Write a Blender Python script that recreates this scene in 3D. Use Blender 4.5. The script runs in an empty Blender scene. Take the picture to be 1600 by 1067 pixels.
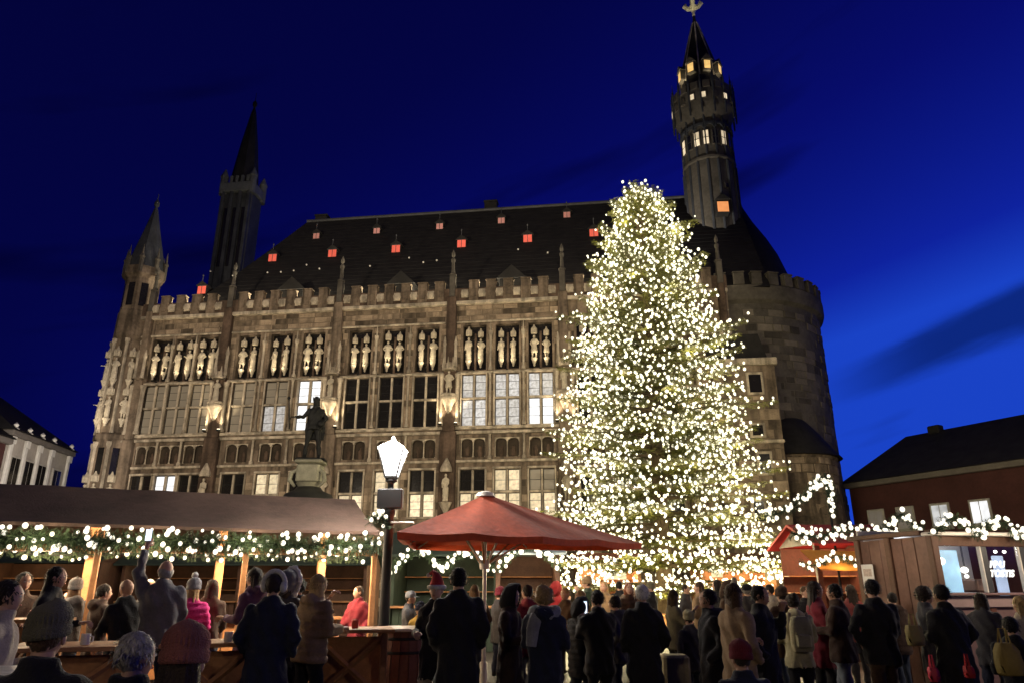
import bpy, math, random
import numpy as np
from mathutils import Vector, Matrix, Euler, noise

SC = bpy.context.scene
COL = SC.collection
R = math.radians
PI = math.pi

# ------------------------------------------------------------------ camera
CAM_H = 1.65
FPX = 1120.0                       # focal length in pixels of the 1600 px wide photograph
PITCH = math.atan(377.0 / FPX)
cam = bpy.data.cameras.new('camera')
cam.sensor_width = 36.0
cam.sensor_fit = 'HORIZONTAL'
cam.lens = FPX / 1600.0 * 36.0
cam.clip_end = 2000.0
cam.clip_start = 0.05
camo = bpy.data.objects.new('camera', cam)
COL.objects.link(camo)
camo.location = (0, 0, CAM_H)
camo.rotation_euler = (PI / 2 + PITCH, 0, 0)
SC.camera = camo

# ------------------------------------------------------------------ sky at blue hour
world = bpy.data.worlds.new('World')
SC.world = world
world.use_nodes = True
wn = world.node_tree
wn.nodes.clear()
w_out = wn.nodes.new('ShaderNodeOutputWorld')
w_bg = wn.nodes.new('ShaderNodeBackground')
w_sky = wn.nodes.new('ShaderNodeTexSky')
w_sky.sky_type = 'NISHITA'
w_sky.sun_disc = False
w_sky.sun_elevation = R(-5.0)
w_sky.sun_rotation = R(58)
w_bw = wn.nodes.new('ShaderNodeRGBToBW')
w_gain = wn.nodes.new('ShaderNodeMath'); w_gain.operation = 'MULTIPLY'; w_gain.inputs[1].default_value = 38.0
w_pow = wn.nodes.new('ShaderNodeMath'); w_pow.operation = 'POWER'; w_pow.inputs[1].default_value = 1.0
w_ramp = wn.nodes.new('ShaderNodeValToRGB')
cr = w_ramp.color_ramp
cr.elements[0].position = 0.0; cr.elements[0].color = (0.0006, 0.0006, 0.009, 1)
cr.elements[1].position = 1.0; cr.elements[1].color = (0.010, 0.055, 0.56, 1)
for _p, _c in ((0.20, (0.0011, 0.0016, 0.056, 1)), (0.40, (0.0022, 0.0040, 0.145, 1)), (0.75, (0.0045, 0.016, 0.34, 1))):
    cr.elements.new(_p).color = _c
# a few long dark cloud streaks lying low in the sky
w_tc = wn.nodes.new('ShaderNodeTexCoord')
w_rot = wn.nodes.new('ShaderNodeMapping'); w_rot.inputs['Rotation'].default_value = (0, R(20), 0)
w_map = wn.nodes.new('ShaderNodeMapping'); w_map.inputs['Scale'].default_value = (1.2, 1.2, 7.5); w_map.inputs['Location'].default_value = (0.35, 0.2, 0.35)
w_no = wn.nodes.new('ShaderNodeTexNoise'); w_no.inputs['Scale'].default_value = 1.25; w_no.inputs['Detail'].default_value = 4.0
w_cr = wn.nodes.new('ShaderNodeValToRGB')
w_cr.color_ramp.elements[0].position = 0.56; w_cr.color_ramp.elements[0].color = (1, 1, 1, 1)
w_cr.color_ramp.elements[1].position = 0.72; w_cr.color_ramp.elements[1].color = (0.36, 0.30, 0.28, 1)
# one longer bank of cloud low over the houses on the right
def _m(op, a, b=None, c=None):
    nd = wn.nodes.new('ShaderNodeMath'); nd.operation = op
    for k, v in enumerate((a, b, c)):
        if v is None: continue
        if hasattr(v, 'is_output'): wn.links.new(v, nd.inputs[k])
        else: nd.inputs[k].default_value = v
    return nd.outputs[0]
w_sep = wn.nodes.new('ShaderNodeSeparateXYZ'); wn.links.new(w_rot.outputs[0], w_sep.inputs[0])
w_n2 = wn.nodes.new('ShaderNodeTexNoise'); w_n2.inputs['Scale'].default_value = 5.0; w_n2.inputs['Detail'].default_value = 5.0
wn.links.new(w_map.outputs[0], w_n2.inputs['Vector'])
_wob = _m('MULTIPLY_ADD', w_n2.outputs[0], .035, -.0175)
_dz = _m('ABSOLUTE', _m('ADD', _m('SUBTRACT', w_sep.outputs[2], .078), _wob))
_wid = _m('MULTIPLY_ADD', w_sep.outputs[0], .055, -.004)
w_band = wn.nodes.new('ShaderNodeMapRange'); w_band.interpolation_type = 'SMOOTHSTEP'
wn.links.new(_m('DIVIDE', _dz, _m('MAXIMUM', _wid, .002)), w_band.inputs[0])
w_band.inputs['From Min'].default_value = .35; w_band.inputs['From Max'].default_value = 1.25; w_band.inputs['To Min'].default_value = 1.0; w_band.inputs['To Max'].default_value = 0.0
w_fade = wn.nodes.new('ShaderNodeMapRange'); w_fade.interpolation_type = 'SMOOTHSTEP'
wn.links.new(w_sep.outputs[0], w_fade.inputs[0]); w_fade.inputs['From Min'].default_value = .42; w_fade.inputs['From Max'].default_value = .58
_cl = _m('MULTIPLY_ADD', _m('MULTIPLY', w_band.outputs[0], w_fade.outputs[0]), -.62, 1.0)
w_mix = wn.nodes.new('ShaderNodeMix'); w_mix.data_type = 'RGBA'; w_mix.blend_type = 'MULTIPLY'; w_mix.inputs[0].default_value = 1.0
L = wn.links.new
L(w_sky.outputs[0], w_bw.inputs[0]); L(w_bw.outputs[0], w_gain.inputs[0]); L(w_gain.outputs[0], w_pow.inputs[0]); L(w_pow.outputs[0], w_ramp.inputs[0])
L(w_tc.outputs['Generated'], w_rot.inputs[0]); L(w_rot.outputs[0], w_map.inputs[0]); L(w_map.outputs[0], w_no.inputs['Vector']); L(w_no.outputs[0], w_cr.inputs[0])
L(w_ramp.outputs[0], w_mix.inputs[6]); w_vs = wn.nodes.new('ShaderNodeVectorMath'); w_vs.operation = 'SCALE'; L(w_cr.outputs[0], w_vs.inputs[0]); L(_cl, w_vs.inputs['Scale']); L(w_vs.outputs[0], w_mix.inputs[7]); L(w_mix.outputs[2], w_bg.inputs[0])
w_bg.inputs[1].default_value = 1.0
L(w_bg.outputs[0], w_out.inputs[0])

SC.view_settings.view_transform = 'Standard'
SC.view_settings.look = 'None'
SC.view_settings.exposure = 0.0
SC.view_settings.gamma = 1.0
SC.view_settings.use_curve_mapping = False
SC.cycles.use_denoising = True
SC.cycles.max_bounces = 5
SC.cycles.diffuse_bounces = 2
SC.cycles.glossy_bounces = 2
SC.cycles.transmission_bounces = 3
SC.cycles.transparent_max_bounces = 6
SC.cycles.sample_clamp_indirect = 3.0
SC.cycles.caustics_reflective = False
SC.cycles.caustics_refractive = False


def aim(o, target):
    d = Vector(target) - o.location
    o.rotation_euler = d.to_track_quat('-Z', 'Y').to_euler()


def spot(name, loc, target, power, half, blend=0.5, color=(1, .85, .62), radius=0.25, parent=None):
    l = bpy.data.lights.new(name, 'SPOT')
    l.energy = power; l.color = color; l.spot_size = 2 * R(half); l.spot_blend = blend; l.shadow_soft_size = radius
    o = bpy.data.objects.new(name, l); COL.objects.link(o)
    o.location = loc; aim(o, target)
    if parent: o.parent = parent
    return o


def point(name, loc, power, color=(1, .82, .55), radius=0.08, parent=None):
    l = bpy.data.lights.new(name, 'POINT')
    l.energy = power; l.color = color; l.shadow_soft_size = radius
    o = bpy.data.objects.new(name, l); COL.objects.link(o)
    o.location = loc
    if parent: o.parent = parent
    return o


# the town hall is floodlit from masts and roofs round the square, all outside the picture
spot('floodlight', (-27, 6, 10), (-12, 48, 14.5), 25000, 27, 0.6, (1, .84, .62))
spot('floodlight', (3, -16, 15), (-6, 47, 14.5), 33000, 25, 0.6, (1, .85, .63))
spot('floodlight', (20, -12, 13), (18, 44, 12), 10000, 16, 0.7, (1, .86, .62))

# two unseen fill lamps added behind the camera to lift the foreground
point('foreground_fill', (-7.5, -3.5, 4.2), 330, (1, .82, .60), .2)
point('foreground_fill', (6.5, -4.5, 4.2), 330, (1, .82, .60), .2)

# ------------------------------------------------------------------ measuring helpers
CP, SP = math.cos(PITCH), math.sin(PITCH)


def ray(px, py):
    """direction (x/Y, z/Y) of a pixel of the photograph, per metre of depth"""
    v = py - 533.5
    fwd = FPX * CP + v * SP
    return (px - 800.0) / fwd, (FPX * SP - v * CP) / fwd


def at(px, py, Y):
    a, b = ray(px, py)
    return Vector((a * Y, Y, CAM_H + b * Y))


def gx(px, Y):
    return ray(px, 910)[0] * Y


# ------------------------------------------------------------------ materials
MATS = {}


def new_mat(name):
    m = bpy.data.materials.new(name); m.use_nodes = True
    return m, m.node_tree.nodes, m.node_tree.links.new


def mat(name, col, rough=0.8, var=0.25, scale=3.0, bump=0.0, bscale=40.0, metal=0.0, spec=0.3, island=0.0, detail=5.0, sheen=0.0, streak=0.0):
    """procedural surface: base colour varied by two noises (and per island / object), fine bump"""
    if name in MATS: return MATS[name]
    m, n, l = new_mat(name)
    b = n['Principled BSDF']
    b.inputs['Roughness'].default_value = rough
    b.inputs['Metallic'].default_value = metal
    b.inputs['Specular IOR Level'].default_value = spec
    if sheen: b.inputs['Sheen Weight'].default_value = sheen
    tc = n.new('ShaderNodeTexCoord')
    oi = n.new('ShaderNodeObjectInfo')
    addv = n.new('ShaderNodeVectorMath'); addv.operation = 'MULTIPLY_ADD'
    addv.inputs[1].default_value = (1, 1, 1)
    sc_ = n.new('ShaderNodeMath'); sc_.operation = 'MULTIPLY'; sc_.inputs[1].default_value = 37.0
    l(oi.outputs['Random'], sc_.inputs[0])
    l(tc.outputs['Object'], addv.inputs[0]); l(sc_.outputs[0], addv.inputs[2])
    no = n.new('ShaderNodeTexNoise'); no.inputs['Scale'].default_value = scale; no.inputs['Detail'].default_value = detail
    no2 = n.new('ShaderNodeTexNoise'); no2.inputs['Scale'].default_value = scale * 7.3; no2.inputs['Detail'].default_value = 3
    l(addv.outputs[0], no.inputs['Vector']); l(addv.outputs[0], no2.inputs['Vector'])
    mx = n.new('ShaderNodeMath'); mx.operation = 'MULTIPLY_ADD'; mx.inputs[1].default_value = 0.45
    l(no2.outputs[0], mx.inputs[0]); l(no.outputs[0], mx.inputs[2])
    mr = n.new('ShaderNodeMapRange')
    mr.inputs['From Min'].default_value = 0.45; mr.inputs['From Max'].default_value = 1.0
    mr.inputs['To Min'].default_value = 1 - var; mr.inputs['To Max'].default_value = 1 + var
    l(mx.outputs[0], mr.inputs[0])
    fac = mr.outputs[0]
    if island:
        ge = n.new('ShaderNodeNewGeometry')
        s1 = n.new('ShaderNodeMath'); s1.operation = 'ADD'
        l(ge.outputs['Random Per Island'], s1.inputs[0]); l(oi.outputs['Random'], s1.inputs[1])
        s2 = n.new('ShaderNodeMath'); s2.operation = 'FRACT'; l(s1.outputs[0], s2.inputs[0])
        m2 = n.new('ShaderNodeMapRange'); m2.inputs['To Min'].default_value = 1 - island; m2.inputs['To Max'].default_value = 1 + island
        l(s2.outputs[0], m2.inputs[0])
        mm = n.new('ShaderNodeMath'); mm.operation = 'MULTIPLY'; l(fac, mm.inputs[0]); l(m2.outputs[0], mm.inputs[1])
        fac = mm.outputs[0]
    if streak:                                   # soot and rain streaks running down the stone
        mp = n.new('ShaderNodeMapping'); mp.inputs['Scale'].default_value = (2.2, 2.2, .16)
        ns = n.new('ShaderNodeTexNoise'); ns.inputs['Scale'].default_value = 1.0; ns.inputs['Detail'].default_value = 5
        l(addv.outputs[0], mp.inputs[0]); l(mp.outputs[0], ns.inputs['Vector'])
        m3 = n.new('ShaderNodeMapRange'); m3.inputs['From Min'].default_value = .44; m3.inputs['From Max'].default_value = .62
        m3.inputs['To Min'].default_value = 1.12; m3.inputs['To Max'].default_value = 1 - streak
        l(ns.outputs[0], m3.inputs[0])
        m4 = n.new('ShaderNodeMath'); m4.operation = 'MULTIPLY'; l(fac, m4.inputs[0]); l(m3.outputs[0], m4.inputs[1]); fac = m4.outputs[0]
    vm = n.new('ShaderNodeVectorMath'); vm.operation = 'SCALE'; vm.inputs[0].default_value = col[:3]
    l(fac, vm.inputs['Scale']); l(vm.outputs[0], b.inputs['Base Color'])
    if bump:
        nb = n.new('ShaderNodeTexNoise'); nb.inputs['Scale'].default_value = bscale; nb.inputs['Detail'].default_value = 4
        l(tc.outputs['Object'], nb.inputs['Vector'])
        bp = n.new('ShaderNodeBump'); bp.inputs['Strength'].default_value = bump; bp.inputs['Distance'].default_value = 0.02
        l(nb.outputs[0], bp.inputs['Height']); l(bp.outputs[0], b.inputs['Normal'])
    MATS[name] = m
    return m


def emit(name, col, strength, var=0.0, scale=6.0, sample='NONE', glossy=0.0, objvar=0.0):
    """something that gives off light: lamp, lit window, screen, or glow standing in for light on a surface"""
    if name in MATS: return MATS[name]
    m, n, l = new_mat(name)
    b = n['Principled BSDF']
    b.inputs['Base Color'].default_value = (col[0] * .4, col[1] * .4, col[2] * .4, 1)
    b.inputs['Roughness'].default_value = 0.35
    b.inputs['Emission Color'].default_value = (*col[:3], 1)
    b.inputs['Emission Strength'].default_value = strength
    if var or objvar:
        tc = n.new('ShaderNodeTexCoord'); no = n.new('ShaderNodeTexNoise'); no.inputs['Scale'].default_value = scale
        l(tc.outputs['Object'], no.inputs['Vector'])
        mr = n.new('ShaderNodeMapRange'); mr.inputs['From Min'].default_value = .3; mr.inputs['From Max'].default_value = .7
        mr.inputs['To Min'].default_value = strength * (1 - var); mr.inputs['To Max'].default_value = strength * (1 + var)
        l(no.outputs[0], mr.inputs[0])
        out = mr.outputs[0]
        if objvar:
            oi = n.new('ShaderNodeObjectInfo')
            m2 = n.new('ShaderNodeMapRange'); m2.inputs['To Min'].default_value = 1 - objvar; m2.inputs['To Max'].default_value = 1 + objvar
            l(oi.outputs['Random'], m2.inputs[0])
            mm = n.new('ShaderNodeMath'); mm.operation = 'MULTIPLY'; l(out, mm.inputs[0]); l(m2.outputs[0], mm.inputs[1]); out = mm.outputs[0]
        l(out, b.inputs['Emission Strength'])
    m.cycles.emission_sampling = sample
    MATS[name] = m
    return m


def glass(name, col, rough=0.08, spec=0.6):
    return mat(name, col, rough, 0.3, 1.2, 0.15, 6.0, spec=spec)


# ------------------------------------------------------------------ mesh builder
class MB:
    def __init__(s):
        s.v = []; s.f = []; s.m = []

    def add(s, vs, fs, mi=0):
        o = len(s.v)
        s.v.extend((float(a[0]), float(a[1]), float(a[2])) for a in vs)
        s.f.extend(tuple(i + o for i in f) for f in fs)
        s.m.extend([mi] * len(fs))
        return s

    def box(s, x0, x1, y0, y1, z0, z1, mi=0, M=None):
        vs = [(x0, y0, z0), (x1, y0, z0), (x1, y1, z0), (x0, y1, z0), (x0, y0, z1), (x1, y0, z1), (x1, y1, z1), (x0, y1, z1)]
        if M is not None: vs = [M @ Vector(v) for v in vs]
        return s.add(vs, [(0, 3, 2, 1), (4, 5, 6, 7), (0, 1, 5, 4), (1, 2, 6, 5), (2, 3, 7, 6), (3, 0, 4, 7)], mi)

    def bbox(s, x0, x1, y0, y1, z0, z1, b=0.01, mi=0, M=None):
        """box with chamfered edges"""
        vs = []
        for z, q in ((z0, b), (z0 + b, 0), (z1 - b, 0), (z1, b)):
            for (x, y) in ((x0 + q + b, y0 + q), (x1 - q - b, y0 + q), (x1 - q, y0 + q + b), (x1 - q, y1 - q - b), (x1 - q - b, y1 - q), (x0 + q + b, y1 - q), (x0 + q, y1 - q - b), (x0 + q, y0 + q + b)):
                vs.append((x, y, z))
        if M is not None: vs = [M @ Vector(v) for v in vs]
        fs = [tuple(range(7, -1, -1)), tuple(range(24, 32))]
        for r in range(3):
            for i in range(8):
                j = (i + 1) % 8
                fs.append((r * 8 + i, r * 8 + j, r * 8 + 8 + j, r * 8 + 8 + i))
        return s.add(vs, fs, mi)

    def rings(s, rings, mi=0, cap=True, closed=True):
        n = len(rings[0]); vs = [p for r in rings for p in r]; fs = []
        for k in range(len(rings) - 1):
            for i in range(n if closed else n - 1):
                j = (i + 1) % n
                fs.append((k * n + i, k * n + j, (k + 1) * n + j, (k + 1) * n + i))
        if cap:
            fs.append(tuple(range(n - 1, -1, -1)))
            fs.append(tuple((len(rings) - 1) * n + i for i in range(n)))
        return s.add(vs, fs, mi)

    def lathe(s, prof, n=16, c=(0, 0), mi=0, rot=0.0, sx=1.0, sy=1.0, cap=True):
        rg = []
        for (r, z) in prof:
            rg.append([(c[0] + sx * r * math.cos(rot + 2 * PI * i / n), c[1] + sy * r * math.sin(rot + 2 * PI * i / n), z) for i in range(n)])
        return s.rings(rg, mi, cap)

    def tube(s, pts, rad, n=8, mi=0, cap=True, flat=1.0):
        pts = [Vector(p) for p in pts]
        if not hasattr(rad, '__len__'): rad = [rad] * len(pts)
        rg = []
        up = Vector((0, 0, 1))
        d0 = (pts[1] - pts[0]).normalized()
        if abs(d0.z) > 0.9: up = Vector((0, 1, 0))
        for k, p in enumerate(pts):
            d = (pts[min(k + 1, len(pts) - 1)] - pts[max(k - 1, 0)]).normalized()
            a = d.cross(up)
            if a.length < 1e-4: a = d.cross(Vector((1, 0, 0)))
            a.normalize(); b = a.cross(d).normalized()
            up = b
            rg.append([p + rad[k] * (math.cos(2 * PI * i / n) * a + flat * math.sin(2 * PI * i / n) * b) for i in range(n)])
        return s.rings([list(reversed(r)) for r in rg], mi, cap)

    def ball(s, c, r, nu=10, nv=7, mi=0, M=None):
        if not hasattr(r, '__len__'): r = (r, r, r)
        vs = [(c[0], c[1], c[2] - r[2])]
        for j in range(1, nv):
            t = -PI / 2 + PI * j / nv
            for i in range(nu):
                a = 2 * PI * i / nu
                vs.append((c[0] + r[0] * math.cos(t) * math.cos(a), c[1] + r[1] * math.cos(t) * math.sin(a), c[2] + r[2] * math.sin(t)))
        vs.append((c[0], c[1], c[2] + r[2]))
        fs = []
        for i in range(nu):
            fs.append((0, 1 + (i + 1) % nu, 1 + i))
            fs.append((len(vs) - 1, 1 + (nv - 2) * nu + i, 1 + (nv - 2) * nu + (i + 1) % nu))
        for j in range(nv - 2):
            for i in range(nu):
                k = 1 + j * nu
                fs.append((k + i, k + (i + 1) % nu, k + nu + (i + 1) % nu, k + nu + i))
        if M is not None: vs = [M @ Vector(v) for v in vs]
        return s.add(vs, fs, mi)

    def prism(s, poly, y0, y1, mi=0, M=None):
        """polygon in x,z (counter-clockwise seen from -y) extruded along y"""
        n = len(poly)
        vs = [(p[0], y0, p[1]) for p in poly] + [(p[0], y1, p[1]) for p in poly]
        if M is not None: vs = [M @ Vector(v) for v in vs]
        fs = [tuple(range(n)), tuple(range(2 * n - 1, n - 1, -1))]
        for i in range(n):
            j = (i + 1) % n
            fs.append((i, i + n, j + n, j))
        return s.add(vs, fs, mi)

    def mesh(s, name, mats, smooth=None):
        me = bpy.data.meshes.new(name)
        me.from_pydata(s.v, [], s.f)
        if not isinstance(mats, (list, tuple)): mats = [mats]
        for m in mats: me.materials.append(m)
        if len(mats) > 1: me.polygons.foreach_set('material_index', s.m)
        if smooth is not None:
            me.polygons.foreach_set('use_smooth', [True] * len(s.f))
            if smooth < 180: me.set_sharp_from_angle(angle=R(smooth))
        me.update()
        return me

    def build(s, name, mats, parent=None, smooth=None, loc=None, kind=None):
        return link(s.mesh(name, mats, smooth), name, parent, loc, kind=kind)


def link(me, name, parent=None, loc=None, rot=None, scale=None, kind=None):
    o = bpy.data.objects.new(name, me); COL.objects.link(o)
    if parent is not None: o.parent = parent
    if loc is not None: o.location = loc
    if rot is not None: o.rotation_euler = rot
    if scale is not None: o.scale = scale
    if kind: o['kind'] = kind
    return o


def tag(o, label, cat, group=None):
    o['label'] = label; o['category'] = cat
    if group: o['group'] = group
    return o


def thing(name, label, cat, loc=(0, 0, 0), rz=0.0, group=None):
    o = bpy.data.objects.new(name, None); COL.objects.link(o)
    o.empty_display_size = 0.2
    o.location = loc; o.rotation_euler = (0, 0, rz)
    return tag(o, label, cat, group)


rng = random.Random(7)
nrng = np.random.default_rng(11)

# ------------------------------------------------------------------ palette
M_stone = mat('sandstone', (0.200, 0.150, 0.108), 0.9, 0.62, 0.8, 0.6, 14, island=0.0, streak=.55)
M_block = mat('sandstone_block', (0.245, 0.185, 0.130), 0.9, 0.40, 1.2, 0.6, 22, island=0.62, streak=.4)
M_stone_dark = mat('weathered_sandstone', (0.105, 0.070, 0.050), 0.9, 0.60, 0.8, 0.6, 18, streak=.4)
M_trim = mat('carved_limestone', (0.50, 0.42, 0.32), 0.85, 0.45, 2.0, 0.5, 30, streak=.45)
M_statue = mat('statue_stone', (0.58, 0.50, 0.38), 0.85, 0.30, 3.0, 0.5, 40)
M_bluestone = mat('grey_bluestone', (0.115, 0.10, 0.082), 0.9, 0.5, 0.6, 0.6, 12)
M_blue_block = mat('grey_bluestone_block', (0.135, 0.115, 0.09), 0.9, 0.35, 1.0, 0.6, 18, island=0.55)
M_slate = mat('roof_slate', (0.026, 0.024, 0.023), 0.75, 0.35, 1.5, 0.5, 25, spec=0.15)
M_lead = mat('lead_sheet', (0.07, 0.07, 0.075), 0.6, 0.3, 2.0, spec=0.4)
M_dark_glass = glass('dark_leaded_glass', (0.018, 0.016, 0.015))
M_dim_glass = emit('dim_window', (0.72, 0.62, 0.48), 0.045, 0.5, 2.0)  # in the left bays this glow stands in for reflected facade light
M_lit_white = emit('lit_curtain_window', (0.95, 0.95, 0.97), 0.40, 0.65, 5.0, objvar=0.35)
M_lit_bright = emit('bright_window', (0.95, 0.97, 1.0), 1.0, 0.2, 3.0)
M_lit_warm = emit('warm_blind_window', (1.0, 0.83, 0.54), 0.58, 0.45, 4.0, objvar=0.35)
M_lit_orange = emit('orange_window', (1.0, 0.62, 0.2), 0.85, 0.25, 3.0)
M_red_glow = emit('red_glow_hatch', (1.0, 0.16, 0.10), 0.62, 0.15, 2.0, objvar=0.2)  # emission stands in for floodlight on red painted shutters
M_pink_glow = emit('pale_glow_hatch', (1.0, 0.42, 0.33), 0.26, 0.15, 2.0, objvar=0.3)  # upper hatches: the same floodlight put in as a paler glow
M_bulb = emit('warm_white_bulb', (1.0, 0.96, 0.74), 1.6, .4, 1.3)
M_bulb2 = emit('white_bulb', (1.0, 0.93, 0.76), 1.5)
M_floodlens = emit('floodlight_lens', (1.0, 0.86, 0.6), 5.0)
M_needle = mat('fir_needles', (0.095, 0.098, 0.016), 0.6, 0.45, 2.5, island=0.35)
M_garland = mat('garland_needles', (0.030, 0.052, 0.022), 0.65, 0.4, 5, island=0.4)
M_bark = mat('bark', (0.07, 0.05, 0.03), 0.95, 0.3, 6, 0.8, 30)
M_wood = mat('warm_timber', (0.42, 0.20, 0.085), 0.6, 0.35, 3, 0.3, 30)
M_wood_dark = mat('dark_stained_timber', (0.105, 0.052, 0.032), 0.6, 0.35, 3, 0.3, 30)
M_wood_red = mat('red_brown_timber', (0.15, 0.055, 0.035), 0.6, 0.3, 3, 0.3, 25)
M_iron = mat('black_iron', (0.006, 0.006, 0.007), 0.7, 0.3, 6, metal=0.0, spec=0.4)
M_bronze = mat('dark_bronze', (0.010, 0.010, 0.010), 0.65, 0.3, 4, metal=0.2, spec=0.25)
M_white_metal = mat('white_painted_metal', (0.62, 0.58, 0.52), 0.4, 0.12, 6)
M_white_paper = mat('white_paper', (0.75, 0.74, 0.70), 0.7, 0.1, 5)
M_red_cloth = mat('red_canvas', (0.74, 0.125, 0.040), 0.85, 0.28, 1.6, 0.4, 12, sheen=0.2)
M_brown_cloth = mat('brown_roof_felt', (0.088, 0.056, 0.042), 0.9, 0.40, 1.1, 0.4, 30)
M_red_brick = mat('dark_red_render', (0.075, 0.028, 0.026), 0.9, 0.25, 1.0, 0.4, 20)
M_pale_render = mat('pale_render', (0.40, 0.36, 0.32), 0.9, 0.2, 0.8, 0.3, 15)
M_greystone = mat('blue_grey_stone', (0.055, 0.058, 0.068), 0.9, 0.4, 0.8, 0.5, 14)
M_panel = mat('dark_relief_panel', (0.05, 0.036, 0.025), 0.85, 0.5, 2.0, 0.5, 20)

# ------------------------------------------------------------------ figures (people and statues)
ARM = {
    'down': ((.255, -.03, 1.12), (.265, .06, .86)),
    'pocket': ((.30, -.07, 1.13), (.225, .11, .96)),
    'hold': ((.26, .04, 1.13), (.13, .30, 1.15)),
    'phone': ((.26, .12, 1.19), (.08, .36, 1.40)),
    'drink': ((.28, .14, 1.18), (.075, .24, 1.47)),
    'raise': ((.31, .08, 1.62), (.25, .17, 1.88)),
    'out': ((.38, .02, 1.20), (.56, .14, 1.17)),
    'hip': ((.37, -.05, 1.17), (.22, .05, 1.01)),
    'low': ((.25, .10, 1.14), (.17, .27, .98)),
}


def ell(z, rx, ry, yo=0.0, n=20, p=2.4, xo=0.0):
    out = []
    for i in range(n):
        a = 2 * PI * i / n
        c, s_ = math.cos(a), math.sin(a)
        out.append((xo + rx * math.copysign(abs(c) ** (2 / p), c), yo + ry * math.copysign(abs(s_) ** (2 / p), s_), z))
    return out


def body_raw(sp):
    """closed overlapping volumes of a clothed body facing +y, 1.75 m tall, fused later into one surface"""
    b = sp.get('bulk', 1.0) * .92; hem = sp.get('hem', .74); fl = sp.get('flare', 1.0); st = sp.get('stance', 0.06)
    mb = MB()
    lean = sp.get('lean', 0.0)
    prof = []
    if hem < .9:
        prof.append((hem, .205 * b * fl, .165 * b * fl, 0))
        if hem < .6: prof.append((.72, .205 * b * (1 + fl) / 2, .165 * b * (1 + fl) / 2, 0))
    prof += [(.93, .19 * b, .150 * b, 0), (1.08, .182 * b, .138 * b, 0), (1.22, .205 * b, .148 * b, .005), (1.34, .218 * b, .145 * b, 0),
             (1.42, .195 * b, .115 * b, -.01), (1.475, .12, .09, -.01), (1.54, .075, .075, .0)]
    mb.rings([ell(z, rx, ry, yo + lean * max(0, z - .9)) for (z, rx, ry, yo) in prof])
    sh = sp.get('sleeve', 1.0) * (0.5 + .5 * b)
    segs = []
    for s_, key in ((-1, 'L'), (1, 'R')):
        e, w = ARM[sp.get(key, 'down')]
        S = Vector((.178 * s_ * b, lean * .5, 1.385)); E_ = Vector((e[0] * s_ * (.54 + .38 * b), e[1] + lean * .4, e[2])); W = Vector((w[0] * s_, w[1] + lean * .4, w[2]))
        mb.tube([S, S.lerp(E_, .5), E_, E_.lerp(W, .5), W], [.078 * sh, .070 * sh, .062 * sh, .056 * sh, .046 * sh], 12)
        mb.ball(S, .082 * sh, 12, 8)
        mb.ball(E_, .062 * sh, 10, 7)
        segs.append((S, E_, W))
        stl = st * s_
        sd = sp.get('spread', 0); hip = (.095 * s_, 0, .90); kn = ((.105 + sd * .6) * s_, .03 + stl * .6, .50); an = ((.108 + sd) * s_, stl - .01, .085)
        mb.tube([hip, kn, an], [.102, .076, .060], 12)
        mb.ball(((.112 + sd) * s_, stl + .05, .048), (.050, .13, .050), 10, 7)
    mb.lathe([(.090, 1.46), (.100, 1.50), (.088, 1.545), (.06, 1.55)], 14, (0, -.005 + lean * .6))
    if sp.get('hoodback'):
        mb.ball((0, -.105 + lean * .5, 1.46), (.13, .085, .085), 12, 8)
    if sp.get('cape'):
        rg = []
        for z, w_, y_ in ((1.42, .20, -.10), (1.2, .27, -.16), (.9, .31, -.19), (.70, .30, -.20), (.58, .27, -.21)):
            rg.append(ell(z, w_, .05, y_, 16, 3))
        mb.rings(rg)
    return mb, segs


def voxel_batch(raws, size, smooth=3):
    tmp = []
    for i, mb in enumerate(raws):
        me = mb.mesh('tmp', [])
        o = bpy.data.objects.new('tmp', me); COL.objects.link(o)
        md = o.modifiers.new('r', 'REMESH'); md.mode = 'VOXEL'; md.voxel_size = size[i] if hasattr(size, '__len__') else size
        sm = o.modifiers.new('s', 'SMOOTH'); sm.factor = .5; sm.iterations = smooth
        tmp.append(o)
    bpy.context.view_layer.update()
    dg = bpy.context.evaluated_depsgraph_get()
    out = []
    for o in tmp:
        ev = o.evaluated_get(dg)
        me = ev.to_mesh()
        nv = len(me.vertices); co = np.empty(nv * 3, np.float32); me.vertices.foreach_get('co', co)
        no = np.empty(nv * 3, np.float32); me.vertices.foreach_get('normal', no)
        fs = [tuple(p.vertices) for p in me.polygons]
        out.append((co.reshape(-1, 3).astype(float), no.reshape(-1, 3).astype(float), fs))
        ev.to_mesh_clear()
    for o in tmp:
        me = o.data; bpy.data.objects.remove(o); bpy.data.meshes.remove(me)
    return out


def seg_dist(P, a, b):
    a = np.array(a); b = np.array(b); ab = b - a
    t = np.clip(((P - a) @ ab) / (ab @ ab), 0, 1)
    return np.linalg.norm(P - a - t[:, None] * ab, axis=1)


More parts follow.
